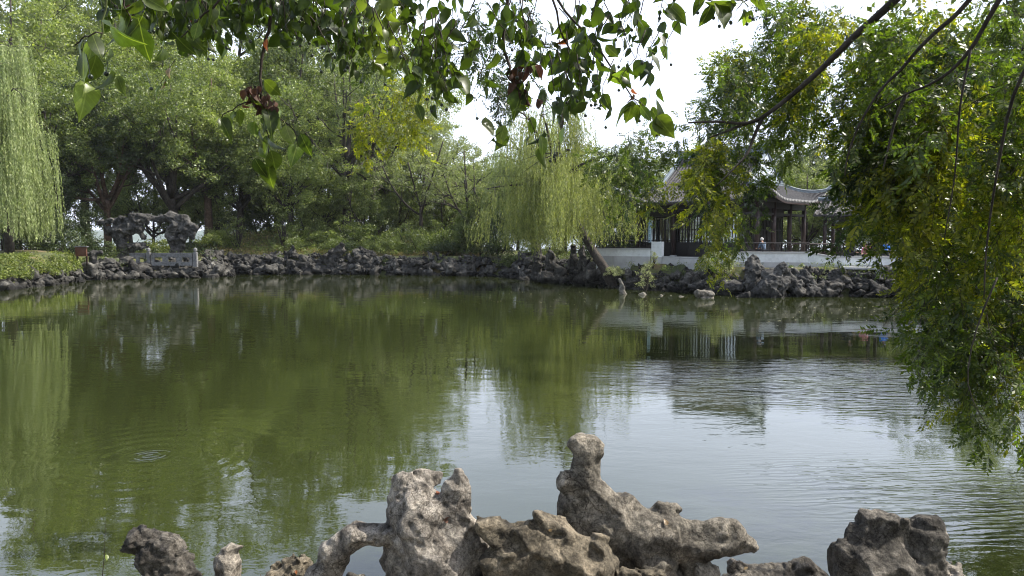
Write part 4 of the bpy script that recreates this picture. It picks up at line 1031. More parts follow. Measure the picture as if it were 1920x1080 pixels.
for y in (0, WD):
    MB().box(-.3, WL, y - .06, y + .06, 2.62, 2.80).build('beam', M['wood'], wk)
    mb = MB(); mb.box(-.3, WL, y - .02, y + .02, 2.34, 2.37)
    xx = 0.1
    while xx < WL: mb.box(xx - .012, xx + .012, y - .015, y + .015, 2.37, 2.62); xx += .14
    tag(mb.build('lattice', M['wood'], wk), kind='stuff')
MB().box(-.6, WL, -.5, WD + .5, -.6, 0).build('floor', M['plinth'], wk)

# ------------------------------------------------------------------ terrace walls and railings
def twall(a, b_, zt, zw, zb, label, slabs=2, coping=True, ztb=None):
    """a,b_: (px,D); white band zw..zt on plinth zb..zw made of slabs"""
    A = Vector((X(*a), a[1])); B_ = Vector((X(*b_), b_[1])); L_ = (B_ - A).length; ang = math.atan2(B_.y - A.y, B_.x - A.x)
    r = empty('terrace_wall', (A.x, A.y, 0), ang); tag(r, label, 'wall', 'terrace walls below the hall')
    ztb = zt if ztb is None else ztb
    if zt > zw + .02:
        mb = MB(); mb.obox((0.0, 0), (L_, 0), .24, zw, zt, zw, ztb); mb.build('white_band', M['white'], r)
    w = L_ / slabs
    for i in range(slabs):
        mb = MB(); mb.box(w * i + .008, w * (i + 1) - .008, -.17, .13, zb, zw - .002); mb.build('plinth_slab', M['plinth'], r)
    if coping:
        mb = MB(); mb.obox((-.02, 0), (L_ + .02, 0), .36, zt + .002, zt + .08, ztb + .002, ztb + .08); mb.build('coping', M['plinth'], r)
    return r, L_
def bench_rail(parent_root, Lx, z, label, dark='wood', out=-.12, h_=.5):
    """curved backrest railing: leaning slats between two rails"""
    r = empty('bench_railing', parent_root.matrix_basis @ Vector((0, 0, z)), parent_root.rotation_euler[2]); tag(r, label, 'railing', 'slatted backrest railings on the terrace')
    mb = MB(); mb.box(0, Lx, out - .03, out + .03, .02, .08); mb.build('lower_rail', M[dark], r)
    mb = MB(); mb.tube([(0, out - .16, h_), (Lx, out - .16, h_)], .035, 6); mb.build('top_rail', M[dark], r)
    n = max(4, int(Lx / .17)); sl = MB(); sl.tube([(0, out, .08), (0, out + .04, .2), (.03, out - .06, .35), (.05, out - .16, h_)], .016, 4); me = sl.mesh('slat'); me.materials.append(M[dark])
    for i in range(n): link('slat', me, None, r, (Lx * (i + .3) / n, 0, 0))
    for x in np.arange(0, Lx + .01, Lx / max(1, round(Lx / 1.4))):
        mb = MB(); mb.tube([(x, out, .0), (x, out + .02, .25), (x, out - .16, h_ + .03)], .03, 5); mb.build('stanchion', M[dark], r)
wA, LA = twall((1120, 50.6), (1221, 48.2), 2.5, 2.06, .9, 'white terrace wall left of the hall doors', 3)
bench_rail(wA, LA, 2.58, 'dark slatted railing on the white wall left of the hall')
twall((1222.5, 48.16), (1243, 47.7), 3.02, 2.04, .9, 'short white block wall beside the hall doors', 1, False)
twall((1244, 47.68), (1345, 45.2), 2.0, 1.98, .9, 'grey stone edge of the landing before the hall doors', 3, True)
wD, LD = twall((1346, 45.18), (1515, 43.9), 2.36, 1.82, .9, 'long white terrace wall with cracks below the seated man', 4)
bench_rail(wD, LD, 2.44, 'dark slatted railing in front of the seated man', h_=.52)
twall((1515.5, 43.88), (1562, 43.3), 2.36, 1.78, .9, 'sloping end of the white terrace wall', 1, True, 2.12)
wF, LF = twall((1562.5, 43.3), (1740, 41.8), 2.12, 1.72, 1.45, 'low white wall where the person in black sits', 3)
wG, LG = twall((1741, 41.8), (1990, 39.5), 2.12, 1.72, .6, 'low white wall at far right behind the branches', 4)
# reddish railing on the walkway side
rr = empty('bench_railing', (X(1500, 46.5), 46.5, 2.0), -R(12)); 
rr2 = empty('wall_anchor'); bpy.data.objects.remove(rr2)
bpy.data.objects.remove(rr)
class _A: pass
fake = empty('tmp', (X(1482, 45.6), 45.6, 0), -R(6)); bench_rail(fake, 3.3, 2.3, 'reddish railing between hall veranda and walkway post', 'woodred', h_=.6); bpy.data.objects.remove(fake)
# slab and pier under the right part of the terrace
sl = empty('terrace_slab', (X(1572, 42.9), 42.9, 0), wF.rotation_euler[2]); tag(sl, 'projecting stone slab on a square pier over the rocks', 'slab')
MB().box(0, 5.6, -.9, .2, 1.50, 1.62).build('slab', M['plinth'], sl)
MB().box(1.85, 2.15, -.75, -.45, -1.2, 1.498).build('pier', M['plinth'], sl)
# terrace floor
tf = [(X(px, D), D) for px, D in ((1120, 50.8), (1221, 48.3), (1345, 45.3), (1515, 44.0), (1562, 43.4), (1740, 41.95), (1990, 39.7))]
v = [(x, y + .05, 1.93) for x, y in tf] + [(x + 6, y + 15, 1.93) for x, y in tf[::-1]]
tag(link('terrace_floor', mesh_py('terrace_floor', v, [tuple(range(len(v)))]), M['pave']), kind='structure')
# pale ash-like flowering bush in front of the hall, and young willow shoots
place('shrub', (B, 'drybush'), 1345, 43.9, .72, 0, 'pale flowering bush in front of the terrace wall', 'bush', 'bush', None, z=1.25, sz=1.1, part=('stem', 'foliage'))
place('sapling', (B, 'drybush'), 1212, 43.9, .62, .5, 'pale thin shoot growing at the water below the hall doors', 'sapling', 'sapling', 'thin shoots at the hall bank', z=.2, part=('stem', 'foliage'))
place('sapling', (B, 'willow2'), 1225, 46.6, .40, 2.5, 'small dark green shoot against the grey plinth', 'sapling', 'sapling', 'thin shoots at the hall bank', z=1.4, part=('stem', 'foliage'))
place('shrub_b', (B, 'drybush'), 1155, 48.2, .42, 1.5, 'pale tuft at the foot of the leaning willow', 'bush', 'bush', None, z=.8, part=('stem', 'foliage'))
place('sapling', (B, 'drybush'), 1355, 42.9, .5, 1.5, 'thin bare shoot hanging below the flowering bush', 'sapling', 'sapling', 'thin shoots at the hall bank', z=.5, part=('stem', 'foliage'))

# ------------------------------------------------------------------ people
def skin_mesh(name, verts, edges, radii, sub=2):
    me = bpy.data.meshes.new(name); me.from_pydata(verts, edges, []); o = bpy.data.objects.new('tmp_' + name, me); col.objects.link(o)
    md = o.modifiers.new('s', 'SKIN'); s2 = o.modifiers.new('d', 'SUBSURF'); s2.levels = sub; s2.render_levels = sub
    for i, r in enumerate(radii):
        sv = me.skin_vertices[0].data[i]; sv.radius = (r, r) if not hasattr(r, '__len__') else r; sv.use_root = (i == 0)
    dg = bpy.context.evaluated_depsgraph_get(); out = bpy.data.meshes.new_from_object(o.evaluated_get(dg)); bpy.data.objects.remove(o)
    out.name = name
    for p in out.polygons: p.use_smooth = True
    return out
M['skin'] = m_plain('skin', (.36, .21, .14), .6, .1, 6, 0)
def seated(loc, rz, shirt, trousers, hair, label, lean=.15):
    r = empty('person', loc, rz); tag(r, label, 'person')
    # local: faces -y, hips at z=.12 above the seat origin
    hip = Vector((0, 0, .10)); ch = Vector((0, -lean, .47)); nk = Vector((0, -lean * 1.2, .60)); hd = Vector((0, -lean * 1.5 - .02, .74))
    sh = [Vector((s * .17, -lean, .54)) for s in (-1, 1)]; el = [Vector((s * .23, -lean * 1.1 - .06, .27)) for s in (-1, 1)]; wr = [Vector((s * .12, -lean - .28, .22)) for s in (-1, 1)]; hn = [w + Vector((0, -.09, -.02)) for w in wr]
    kn = [Vector((s * .12, -.44, .14)) for s in (-1, 1)]; an = [Vector((s * .12, -.46, -.30)) for s in (-1, 1)]; ft = [Vector((s * .13, -.62, -.36)) for s in (-1, 1)]; hj = [Vector((s * .09, -.05, .09)) for s in (-1, 1)]
    V_ = [hip, ch, nk, hd, *sh, *el, *wr, *hn, *hj, *kn, *an, *ft]
    E_ = [(0, 1), (1, 2), (2, 3), (1, 4), (1, 5), (4, 6), (5, 7), (6, 8), (7, 9), (8, 10), (9, 11), (0, 12), (0, 13), (12, 14), (13, 15), (14, 16), (15, 17), (16, 18), (17, 19)]
    rad = [.12, .12, .05, .095, .05, .05, .036, .036, .026, .026, .03, .03, .08, .08, .055, .055, .038, .038, .035, .035]
    link('body', skin_mesh('body', V_, E_, rad), M['skin'], r)
    link('shirt', skin_mesh('shirt', [hip, ch, nk - Vector((0, 0, .05)), *sh, *el, *wr], [(0, 1), (1, 2), (1, 3), (1, 4), (3, 5), (4, 6), (5, 7), (6, 8)], [.145, .15, .07, .075, .075, .055, .055, .042, .042]), shirt, r)
    link('trousers', skin_mesh('trousers', [hip, *hj, *kn, *an], [(0, 1), (0, 2), (1, 3), (2, 4), (3, 5), (4, 6)], [.14, .095, .095, .07, .07, .05, .05]), trousers, r)
    mb = MB(); mb.sphere(hd + Vector((0, .02, .035)), .112, 12, 8, (1, 1, .9)); mb.build('hair', hair, r, smooth=True)
    mb = MB()
    for s in (-1, 1): mb.tube([hd + Vector((s * .035, -.095, -.005)), hd + Vector((s * .035, -.102, -.005))], .01, 6)
    mb.tube([hd + Vector((0, -.09, .0)), hd + Vector((0, -.115, -.025)), hd + Vector((0, -.09, -.03))], [.008, .016, .012], 6); mb.build('face', M['skin'], r)
    for s in (-1, 1):
        mb = MB()
        for k in range(5):
            w = hn[0 if s < 0 else 1]; a = (k - 2) * .016; mb.tube([w + Vector((a, -.01, 0)), w + Vector((a * 1.3, -.05, -.005)), w + Vector((a * 1.4, -.075, -.025))], [.009, .008, .006], 5)
        mb.build('fingers', M['skin'], r)
    return r
blue = m_plain('blue_shirt', (.10, .14, .20), .85, .15, 5, .1); black = m_plain('black_clothes', (.012, .012, .016), .85, .2, 5, .1); dkt = m_plain('dark_trousers', (.03, .03, .035), .85, .2, 5, .1)
greyh = m_plain('grey_hair', (.45, .44, .42), .9, .2, 20, .2); blackh = m_plain('black_hair', (.015, .012, .01), .6, .2, 20, .2); bright = m_plain('bright_blue_top', (.03, .16, .5), .8, .1, 5, 0); redt = m_plain('pinkish_top', (.4, .16, .16), .8, .1, 5, 0)
seated(PZ(1432, 45.2, 2.42), R(200), blue, dkt, greyh, 'grey haired man in a blue shirt sitting on the hall veranda behind the railing')
seated(PZ(1583, 43.25, 2.22), R(75), black, black, blackh, 'person in black sitting on the low white wall and bending forward', lean=.3)
seated(PZ(1656, 44.0, 2.30), R(20), bright, dkt, blackh, 'person in a bright blue top behind the low white wall')
seated(PZ(1625, 44.4, 2.12), R(-40), redt, dkt, blackh, 'person in a pinkish top behind the low white wall')

# ------------------------------------------------------------------ foreground rocks
M['rk_pale'] = m_rock('foreground_pale_limestone', (.12, .105, .09), (.25, .225, .19), (.40, .37, .32), s=7, fine=60, bs=1.0, bd=.009, crack=9)
M['rk_grey'] = m_rock('foreground_grey_limestone', (.045, .04, .035), (.15, .137, .115), (.36, .325, .27), s=7, fine=60, bs=1.0, bd=.009, crack=9)
M['rk_brown'] = m_rock('foreground_brown_limestone', (.04, .035, .027), (.125, .108, .08), (.30, .255, .19), s=7, fine=60, bs=1.0, bd=.009, crack=9)
M['rk_dark'] = m_rock('foreground_dark_limestone', (.028, .026, .023), (.085, .078, .068), (.23, .21, .18), s=7, fine=60, bs=1.0, bd=.009, crack=9)
M['rk_mid'] = m_rock('foreground_weathered_limestone', (.05, .045, .04), (.23, .21, .185), (.52, .48, .42), s=6, fine=60, bs=1.0, bd=.009, crack=9)
GF = 'foreground limestone rocks on the near bank'
FR = dict(h=.0078, k=.014, amp=.024, freq=6.5, famp=.004, ffreq=34, cracks=.012, pit=.013, warp=.35, facet=.70, nf=9, groove=.005, gf=8, smooth=False)
def fr(D, prims, subs, mat, label, seed, **kw):
    a = dict(FR); a.update(kw); g_ = 1.22; prims = [tuple((q[0], q[1], q[2] * g_) + tuple(q[3:]) for q in pr_) for pr_ in prims]; px_rock('limestone_rock', D, prims, subs, mat, label, 'rock', GF, seed=seed, zmin=1.5, **a)
fr(3.15, [((258, 1008, 20), (300, 1042, 36)), ((300, 1042, 36), (335, 1090, 42)), ((335, 1090, 42), (365, 1180, 55)), ((240, 1020, 12), (285, 1035, 28))], [], 'rk_dark', 'dark pitted slanting rock at the left end of the front row', 1, amp=.024, freq=11, cracks=.012, groove=.014, gf=14)
fr(3.3, [((428, 1034, 11), (430, 1060, 22)), ((430, 1060, 22), (425, 1150, 44)), ((432, 1036, 6), (452, 1027, 3))], [], 'rk_pale', 'small pale pointed rock with a tiny side nub', 2, h=.007, amp=.03, cracks=.004)
fr(3.3, [((543, 1062, 16), (545, 1095, 42)), ((545, 1095, 42), (530, 1170, 60)), ((520, 1082, 20), (560, 1084, 20))], [], 'rk_brown', 'low rough reddish rock left of the arched rock', 3, amp=.03, freq=14, famp=.02)
fr(3.1, [((598, 1110, 30), (625, 1040, 26)), ((625, 1040, 26), (665, 1006, 25)), ((665, 1006, 25), (720, 1003, 20)), ((720, 1003, 19), (768, 1000, 16, -.03)),
         ((775, 925, 34, .02), (790, 985, 60)), ((790, 985, 58), (820, 1060, 78)), ((820, 1060, 80), (830, 1170, 95)), ((745, 905, 16, .02), (770, 940, 38)), ((770, 900, 18, .05), (820, 898, 13, .1)),
         ((862, 888, 7), (857, 925, 21)), ((857, 925, 23), (846, 990, 46)), ((850, 1000, 50), (870, 1090, 48)), ((750, 900, 16, .02), (752, 960, 30, .03)), ((752, 960, 30, .05), (760, 1040, 44, .06)), ((585, 1150, 34), (600, 1090, 30))],
   [(818, 912, 17, -.02), (833, 915, 9, -.05), (742, 930, 11, -.06), (808, 905, 10, -.04)], 'rk_mid', 'tall pale grey rock with hollow crown and an arching arm on its left', 4, amp=.026, freq=6.5, cracks=.005, k=.02, pit=.018)
fr(3.0, [((915, 990, 24), (985, 1020, 44)), ((985, 1020, 46), (1085, 1045, 50)), ((1008, 975, 20), (1050, 1000, 30)), ((950, 1060, 60), (1100, 1090, 60)), ((935, 1140, 50), (1090, 1160, 50)), ((1120, 1020, 26), (1125, 1100, 30))],
   [], 'rk_brown', 'broad brown angular rock left of the perched figure shaped rock', 5, amp=.03, freq=4.5, cracks=.014, squash=1.1, pit=.006)
fr(3.25, [((1090, 838, 22), (1108, 842, 23)), ((1100, 850, 22), (1096, 895, 26)), ((1062, 905, 21, -.02), (1090, 915, 30)), ((1090, 905, 28), (1150, 965, 46)), ((1080, 945, 40, .03), (1120, 1000, 48)), ((1150, 965, 46), (1195, 1010, 44)),
          ((1195, 1000, 42), (1250, 1000, 40)), ((1250, 960, 22), (1255, 990, 34)), ((1240, 944, 8), (1266, 950, 15)), ((1225, 1040, 36), (1245, 1110, 40)), ((1215, 1005, 42), (1300, 1016, 38)), ((1300, 1014, 38), (1360, 1008, 33)), ((1355, 1010, 31), (1410, 1024, 10)),
          ((1150, 1010, 50), (1200, 1070, 60)), ((1200, 1070, 60), (1210, 1180, 75)), ((1290, 1040, 22), (1300, 1120, 30)), ((1110, 1040, 36), (1130, 1130, 40))],
   [(1235, 1040, 18, -.14), (1180, 1035, 16, -.19)], 'rk_grey', 'perched head shaped rock whose body stretches right into a flat beak', 6, amp=.02, freq=5.5, cracks=.006, squash=.95, groove=.003, pit=.006)
fr(3.35, [((1375, 1062, 16), (1400, 1072, 16)), ((1400, 1072, 14), (1465, 1075, 14)), ((1465, 1075, 14), (1505, 1066, 17)), ((1505, 1066, 17), (1530, 1085, 16)), ((1380, 1110, 45), (1520, 1120, 45)), ((1400, 1170, 50), (1500, 1170, 50))], [], 'rk_dark', 'low dark lumpy rock right of the flat beak', 7, amp=.03, freq=9)
fr(3.05, [((1640, 985, 34), (1665, 990, 36)), ((1622, 1010, 34), (1660, 1030, 52)), ((1740, 985, 24), (1728, 1010, 36)), ((1728, 1010, 38), (1715, 1080, 50)), ((1585, 1040, 26), (1590, 1100, 36)), ((1640, 1060, 70), (1700, 1120, 80)), ((1620, 1160, 70), (1710, 1170, 70)), ((1575, 1022, 10), (1590, 1040, 22))],
   [(1648, 1002, 40, -.13), (1690, 990, 24, -.14)], 'rk_dark', 'big dark rock with a scooped face and a thumb shaped top at right', 8, amp=.024, freq=5, cracks=.008, pit=.005)
fr(3.3, [((1752, 1055, 14), (1760, 1100, 24)), ((1760, 1100, 26), (1755, 1170, 40))], [], 'rk_pale', 'narrow beige rock peeking out behind the big right rock', 9, h=.007, amp=.02, freq=14)
fr(3.4, [((1785, 1072, 18), (1790, 1120, 40)), ((1790, 1120, 40), (1790, 1190, 50))], [], 'rk_pale', 'low crumbly grey rock at the right end of the front row', 10, h=.007, amp=.025, freq=14, famp=.016)
fr(2.95, [((1165, 1080, 14), (1240, 1084, 14)), ((1160, 1130, 40), (1250, 1130, 40))], [], 'rk_brown', 'low brown rock edge below the head shaped rock', 11, amp=.02, freq=9)
fr(3.2, [((1310, 1066, 16), (1330, 1080, 20)), ((1320, 1130, 40), (1340, 1170, 40))], [], 'rk_pale', 'small beige rough stone under the flat beak', 12, h=.007, amp=.025, freq=12)
fr(3.4, [((655, 1078, 8), (675, 1090, 14)), ((660, 1140, 40), (690, 1150, 40))], [], 'rk_dark', 'dark low stone seen through the arch', 13, amp=.02, freq=12)
# a clay coloured fallen leaf bits in the hollow and on the rocks are leaves of the overhanging tree (below)

# ------------------------------------------------------------------ overhanging broad-leaved tree (top of the picture)
def leaf_geo(L=1.0, W=.56, fold=.22, curl=.25, twist=0, seed=0, petiole=.25):
    prof_ = [(0, .06), (.1, .55), (.24, .9), (.42, 1.0), (.6, .86), (.76, .56), (.88, .25), (1, .0)]
    rg = np.random.default_rng(seed); v = []; f = []
    for t, w in prof_:
        z = -curl * t * t; tw = twist * t; x = w * W / 2; wob = rg.normal() * .02
        for sx in (-1, 0, 1):
            lx = sx * x; lz = z + abs(sx) * fold * x + wob * sx; v.append((lx * math.cos(tw) - 0 * lz, -t * L, lz + lx * math.sin(tw)))
    for i in range(len(prof_) - 1):
        a = i * 3; f += [(a, a + 1, a + 4, a + 3), (a + 1, a + 2, a + 5, a + 4)]
    n = len(v); v += [(-.012, 0, 0), (.012, 0, 0), (.012, petiole, .05), (-.012, petiole, .05)]; f.append((n, n + 1, n + 2, n + 3))
    return v, f
def m_bigleaf(name, c1, c2, rib, transl, tcol, rough=.38):
    m, nt, b, o = new_mat(name)
    oi = nt.nodes.new('ShaderNodeObjectInfo'); c = ramp(nt, oi.outputs['Random'], [(0, c1), (1, c2)])
    t = nt.nodes.new('ShaderNodeTexCoord'); sx = nt.nodes.new('ShaderNodeSeparateXYZ'); nt.links.new(t.outputs['Generated'], sx.inputs[0])
    a = nt.nodes.new('ShaderNodeMath'); a.operation = 'SUBTRACT'; nt.links.new(sx.outputs[0], a.inputs[0]); a.inputs[1].default_value = .5
    a2 = nt.nodes.new('ShaderNodeMath'); a2.operation = 'ABSOLUTE'; nt.links.new(a.outputs[0], a2.inputs[0])
    # side veins: lines slanting from the rib
    a3 = nt.nodes.new('ShaderNodeMath'); a3.operation = 'MULTIPLY_ADD'; nt.links.new(a2.outputs[0], a3.inputs[0]); a3.inputs[1].default_value = .7; nt.links.new(sx.outputs[1], a3.inputs[2])
    a4 = nt.nodes.new('ShaderNodeMath'); a4.operation = 'MULTIPLY'; nt.links.new(a3.outputs[0], a4.inputs[0]); a4.inputs[1].default_value = 48
    a5 = nt.nodes.new('ShaderNodeMath'); a5.operation = 'SINE'; nt.links.new(a4.outputs[0], a5.inputs[0])
    vf = ramp(nt, a5.outputs[0], [(.85, (1, 1, 1)), (1.0, (1.35, 1.35, 1.2))])
    c = mixc(nt, .6, c, vf, 'MULTIPLY')
    rf_ = ramp(nt, a2.outputs[0], [(.012, (1, 1, 1)), (.035, (0, 0, 0))]); c = mixc(nt, rf_, c, rib)
    sp_ = ramp(nt, noise(nt, 5, 4, .6), [(.3, (.75, .75, .7)), (.7, (1.2, 1.2, 1.1))]); c = mixc(nt, 1.0, c, sp_, 'MULTIPLY')
    nt.links.new(c, b.inputs['Base Color']); b.inputs['Roughness'].default_value = rough; b.inputs['Specular IOR Level'].default_value = .45
    tr = nt.nodes.new('ShaderNodeBsdfTranslucent'); nt.links.new(mixc(nt, 1.0, c, tcol, 'MULTIPLY'), tr.inputs['Color'])
    ms = nt.nodes.new('ShaderNodeMixShader'); ms.inputs[0].default_value = transl
    nt.links.new(b.outputs[0], ms.inputs[1]); nt.links.new(tr.outputs[0], ms.inputs[2]); nt.links.new(ms.outputs[0], o.inputs['Surface']); return m
BL = {'g': m_bigleaf('broad_leaf_green', (.035, .055, .014), (.075, .10, .024), (.13, .16, .05), .48, (1.6, 1.8, .45)),
      'y': m_bigleaf('broad_leaf_yellowgreen', (.10, .15, .03), (.15, .19, .04), (.22, .26, .08), .5, (1.5, 1.7, .5)),
      'r': m_bigleaf('broad_leaf_red', (.16, .045, .025), (.24, .09, .04), (.4, .2, .1), .4, (1.3, 1.0, .7)),
      't': m_bigleaf('broad_leaf_tan', (.26, .18, .11), (.34, .26, .16), (.5, .4, .3), .35, (1.2, 1.1, .8)),
      'd': m_bigleaf('dead_leaf_brown', (.05, .025, .02), (.10, .05, .035), (.12, .07, .05), .15, (1.2, .9, .7), .7)}
LM = {}
for kd in BL:
    LM[kd] = []
    for s in range(5):
        if kd == 'd': v, f = leaf_geo(1, .85, .8, .15 + .12 * s, .9, s)
        else: v, f = leaf_geo(1, .58 + .04 * s, .12 + .10 * s, .10 + .16 * s, [-.3, .2, 0, .4, -.15][s], s)
        me = mesh_py('leaf', v, f, True); me.materials.append(BL[kd]); LM[kd].append(me)
TT = empty('overhanging_tree', (-3.2, -2.0, 1.55)); tag(TT, 'overhanging tree with broad drooping leaves and dark berries along the top', 'tree')
def TL(p): return Vector(p) - TT.location
mb = MB(); mb.tube([TL((-3.2, -2.0, 1.3)), TL((-3.1, -1.9, 3.0)), TL((-2.6, -1.4, 4.6)), TL((-2.0, -.6, 5.9))], [.26, .21, .17, .13], 10)
mb.tube([TL((-2.6, -1.4, 4.6)), TL((-1.8, .2, 5.6)), TL((-1.0, 1.8, 5.6)), TL((.2, 2.9, 5.35))], [.12, .09, .06, .03], 8)
mb.tube([TL((-2.0, -.6, 5.9)), TL((-.6, 1.0, 6.3)), TL((1.2, 2.4, 5.9)), TL((1.6, 3.1, 5.4))], [.12, .08, .05, .02], 8)
mb.tube([TL((-2.6, -1.4, 4.6)), TL((-2.6, .4, 5.2)), TL((-2.0, 2.0, 5.0)), TL((-1.5, 2.8, 4.75))], [.1, .07, .04, .02], 8)
mb.build('trunk', M['bark'], TT, smooth=True)
rgL = np.random.default_rng(77); big_n = [0]; spill = MB()
bry = MB().sphere((0, 0, 0), .0068, 8, 6); bry.tube([(0, 0, .006), (.002, 0, .03), (.0, .003, .055)], .0012, 3); berry_me = bry.mesh('berry', True); berry_me.materials.append(m_plain('dark_berry', (.02, .03, .018), .3, .2, 30, 0, .5))
def add_leaf(br, pos, L, kind, down=.8, spread=1.0, face=None):
    """leaf hanging from pos (world) under branch object br; local axes of the leaf mesh: -y is the tip"""
    tip = Vector((rgL.normal() * .5 * spread, rgL.normal() * .45 * spread, -down + rgL.normal() * .25)).normalized()
    nr = face or Vector((rgL.normal() * .8, -.55 + rgL.normal() * .8, .35 + rgL.normal() * .5)); zc = (nr - tip * nr.dot(tip)).normalized(); yc = -tip; xc = yc.cross(zc)
    mt = Matrix((xc, yc, zc)).transposed().to_4x4(); mt = Matrix.Translation(pos) @ mt @ Matrix.Diagonal((L * rgL.uniform(.72, 1.12), L, L, 1))
    me = LM[kind][rgL.integers(5)]
    if big_n[0] < 296:
        o = link('leaf', me, None, br); o.matrix_parent_inverse = Matrix(); o.matrix_basis = Matrix.Translation(-TT.location) @ mt; big_n[0] += 1
    else:
        n = len(spill.v); loc = Matrix.Translation(-TT.location)
        spill.v += [tuple(loc @ mt @ v.co) for v in me.vertices]; spill.f += [tuple(i + n for i in p.vertices) for p in me.polygons]
def kindpick(y=.10, r=.025, t=.008, d=.004):
    u = rgL.random(); return 'y' if u < y else 'r' if u < y + r else 't' if u < y + r + t else 'd' if u < y + r + t + d else 'g'
def twig(pts, D, n, L=38, r0=.004, r1=.0015, kinds=None, t0=.15, berries=0, mat='twig', Dend=None, **kw):
    """pts: photo pixels, D metres"""
    Dend = Dend or D; k = len(pts); W = [P(p[0], p[1], D + (Dend - D) * i / max(1, k - 1)) for i, p in enumerate(pts)]
    # smooth
    fine_ = []
    for i in range(len(W) - 1):
        for t in np.linspace(0, 1, 4)[:-1]: fine_.append(W[i].lerp(W[i + 1], t) + Vector((rgL.normal(), rgL.normal(), rgL.normal())) * .003)
    fine_.append(W[-1])
    mb = MB(); mb.tube([TL(p) for p in fine_], np.linspace(r0, r1, len(fine_)), 5); br = mb.build('branch', M[mat], TT, smooth=True)
    for i in range(n):
        t = t0 + (1 - t0) * (i + rgL.uniform(.2, .8)) / n; q = t * (len(fine_) - 1); j = min(int(q), len(fine_) - 2); pos = fine_[j].lerp(fine_[j + 1], q - j)
        kd_ = kinds[i % len(kinds)] if kinds else kindpick(); Lm = L * (rgL.uniform(.65, 1.25) if kd_ in 'gy' else rgL.uniform(.5, .8)) / F * D; off = Vector((rgL.normal() * .35, rgL.normal() * .3, rgL.normal() * .15)) * Lm
        add_leaf(br, pos + off, Lm, kd_, **kw)
    for i in range(berries):
        t = rgL.uniform(.3, 1) * (len(fine_) - 1); j = min(int(t), len(fine_) - 2); pos = fine_[j].lerp(fine_[j + 1], t - j) + Vector((rgL.normal() * .03, rgL.normal() * .03, -.05 - rgL.random() * .04))
        o = link('berry', berry_me, None, br, pos - TT.location); o.rotation_euler = (rgL.normal() * .3, rgL.normal() * .3, 0)
    return br
# traced branches
twig([(505, -40), (508, 40), (494, 90), (488, 150), (488, 185)], 2.9, 2, 36, .008, .004, kinds=['r', 'g'])
twig([(488, 185), (495, 225), (505, 270), (500, 310)], 2.9, 10, 40, .003, kinds=['g', 'y', 'g', 'g', 'g'], spread=.7)
twig([(488, 190), (520, 215), (552, 245), (560, 280)], 2.9, 8, 38, .003, spread=.7)
twig([(480, 185), (445, 200), (420, 215), (410, 232)], 2.9, 6, 36, .003, spread=.8)
twig([(470, 168), (490, 178), (515, 200)], 2.88, 16, 24, .004, kinds=['d'], spread=.35, down=1.2, t0=0)
twig([(478, 160), (484, 185), (492, 205)], 2.9, 20, 26, .004, kinds=['d'], spread=.3, down=1.3, t0=0)
twig([(205, -30), (192, 40), (186, 90), (183, 130), (182, 150)], 2.0, 8, 60, .003, .0015, mat='greentwig', kinds=['g', 'g', 'y', 'g'], spread=.8, berries=3)
twig([(190, 60), (160, 70), (140, 85)], 1.9, 3, 48, .002, spread=1.0)
twig([(240, -30), (235, 10), (245, 40)], 2.2, 5, 50)
twig([(300, -30), (262, 10), (240, 50)], 2.3, 6, 46)
twig([(440, -30), (400, 15), (355, 55), (330, 80)], 2.6, 8, 44, .005)
twig([(330, 110), (305, 150), (300, 165)], 2.7, 5, 34, .001, kinds=['t', 'y', 'g'], berries=1)
twig([(955, -30), (946, 40), (942, 75), (955, 125), (950, 140)], 3.1, 3, 34, .009, .006)
twig([(950, 135), (975, 130), (1000, 120)], 3.1, 9, 42, .005, .003, kinds=['d', 'd', 'r'], t0=0, spread=.5)
twig([(950, 140), (965, 160), (985, 175), (1000, 185)], 3.1, 7, 42, .004, .002, kinds=['d', 'd', 'g'], t0=0, spread=.6)
twig([(985, 165), (990, 215), (1005, 260), (1010, 275)], 3.0, 6, 34, .002, kinds=['g', 'y', 'g'], spread=.7, berries=4)
twig([(935, 180), (930, 225), (945, 240), (915, 270)], 3.0, 4, 40, .002, kinds=['g', 'y', 'g', 'g'], spread=.6)
twig([(900, -30), (875, 40), (840, 90), (815, 110)], 3.0, 4, 34, .003)
twig([(830, 20), (822, 60), (815, 110), (806, 160), (800, 200)], 3.0, 9, 38, .003, .001, kinds=['g', 'g', 'y', 'g', 'r'], berries=4)
twig([(900, 75), (850, 85), (820, 110)], 3.0, 5, 36, .002)
twig([(900, 90), (860, 110), (850, 130), (870, 160)], 3.0, 7, 42, .002, kinds=['g', 'y', 'g', 'g'])
twig([(1030, -20), (1075, 40), (1124, 92), (1187, 180), (1225, 215)], 3.0, 15, 36, .006, .002, berries=8)
twig([(1035, 0), (1055, 70), (1090, 125), (1120, 170)], 3.05, 11, 36, .005, .002, berries=6)
twig([(1180, 180), (1200, 200), (1225, 225), (1235, 240)], 2.9, 6, 40, .002, kinds=['g', 'y', 'g'])
twig([(1250, -30), (1300, -5), (1360, 5), (1420, 0)], 2.8, 10, 44, .004, spread=.9, berries=7)
twig([(1440, -30), (1400, 0), (1380, 20)], 2.9, 4, 36, berries=3)
BP = [(215, 85), (260, 70), (300, 85), (345, 110), (380, 90), (420, 105), (450, 90), (480, 50), (520, 80), (560, 110), (600, 120), (640, 150), (680, 155), (720, 140), (750, 150), (775, 170), (800, 215), (830, 235), (870, 225), (890, 190), (905, 110),
      (940, 120), (980, 180), (1020, 200), (1050, 250), (1080, 255), (1110, 225), (1140, 220), (1180, 200), (1220, 230), (1236, 225), (1245, 80), (1280, 30), (1330, 30), (1400, 35), (1450, 20)]
bx = [p[0] for p in BP]; by = [p[1] for p in BP]
cnt = 0
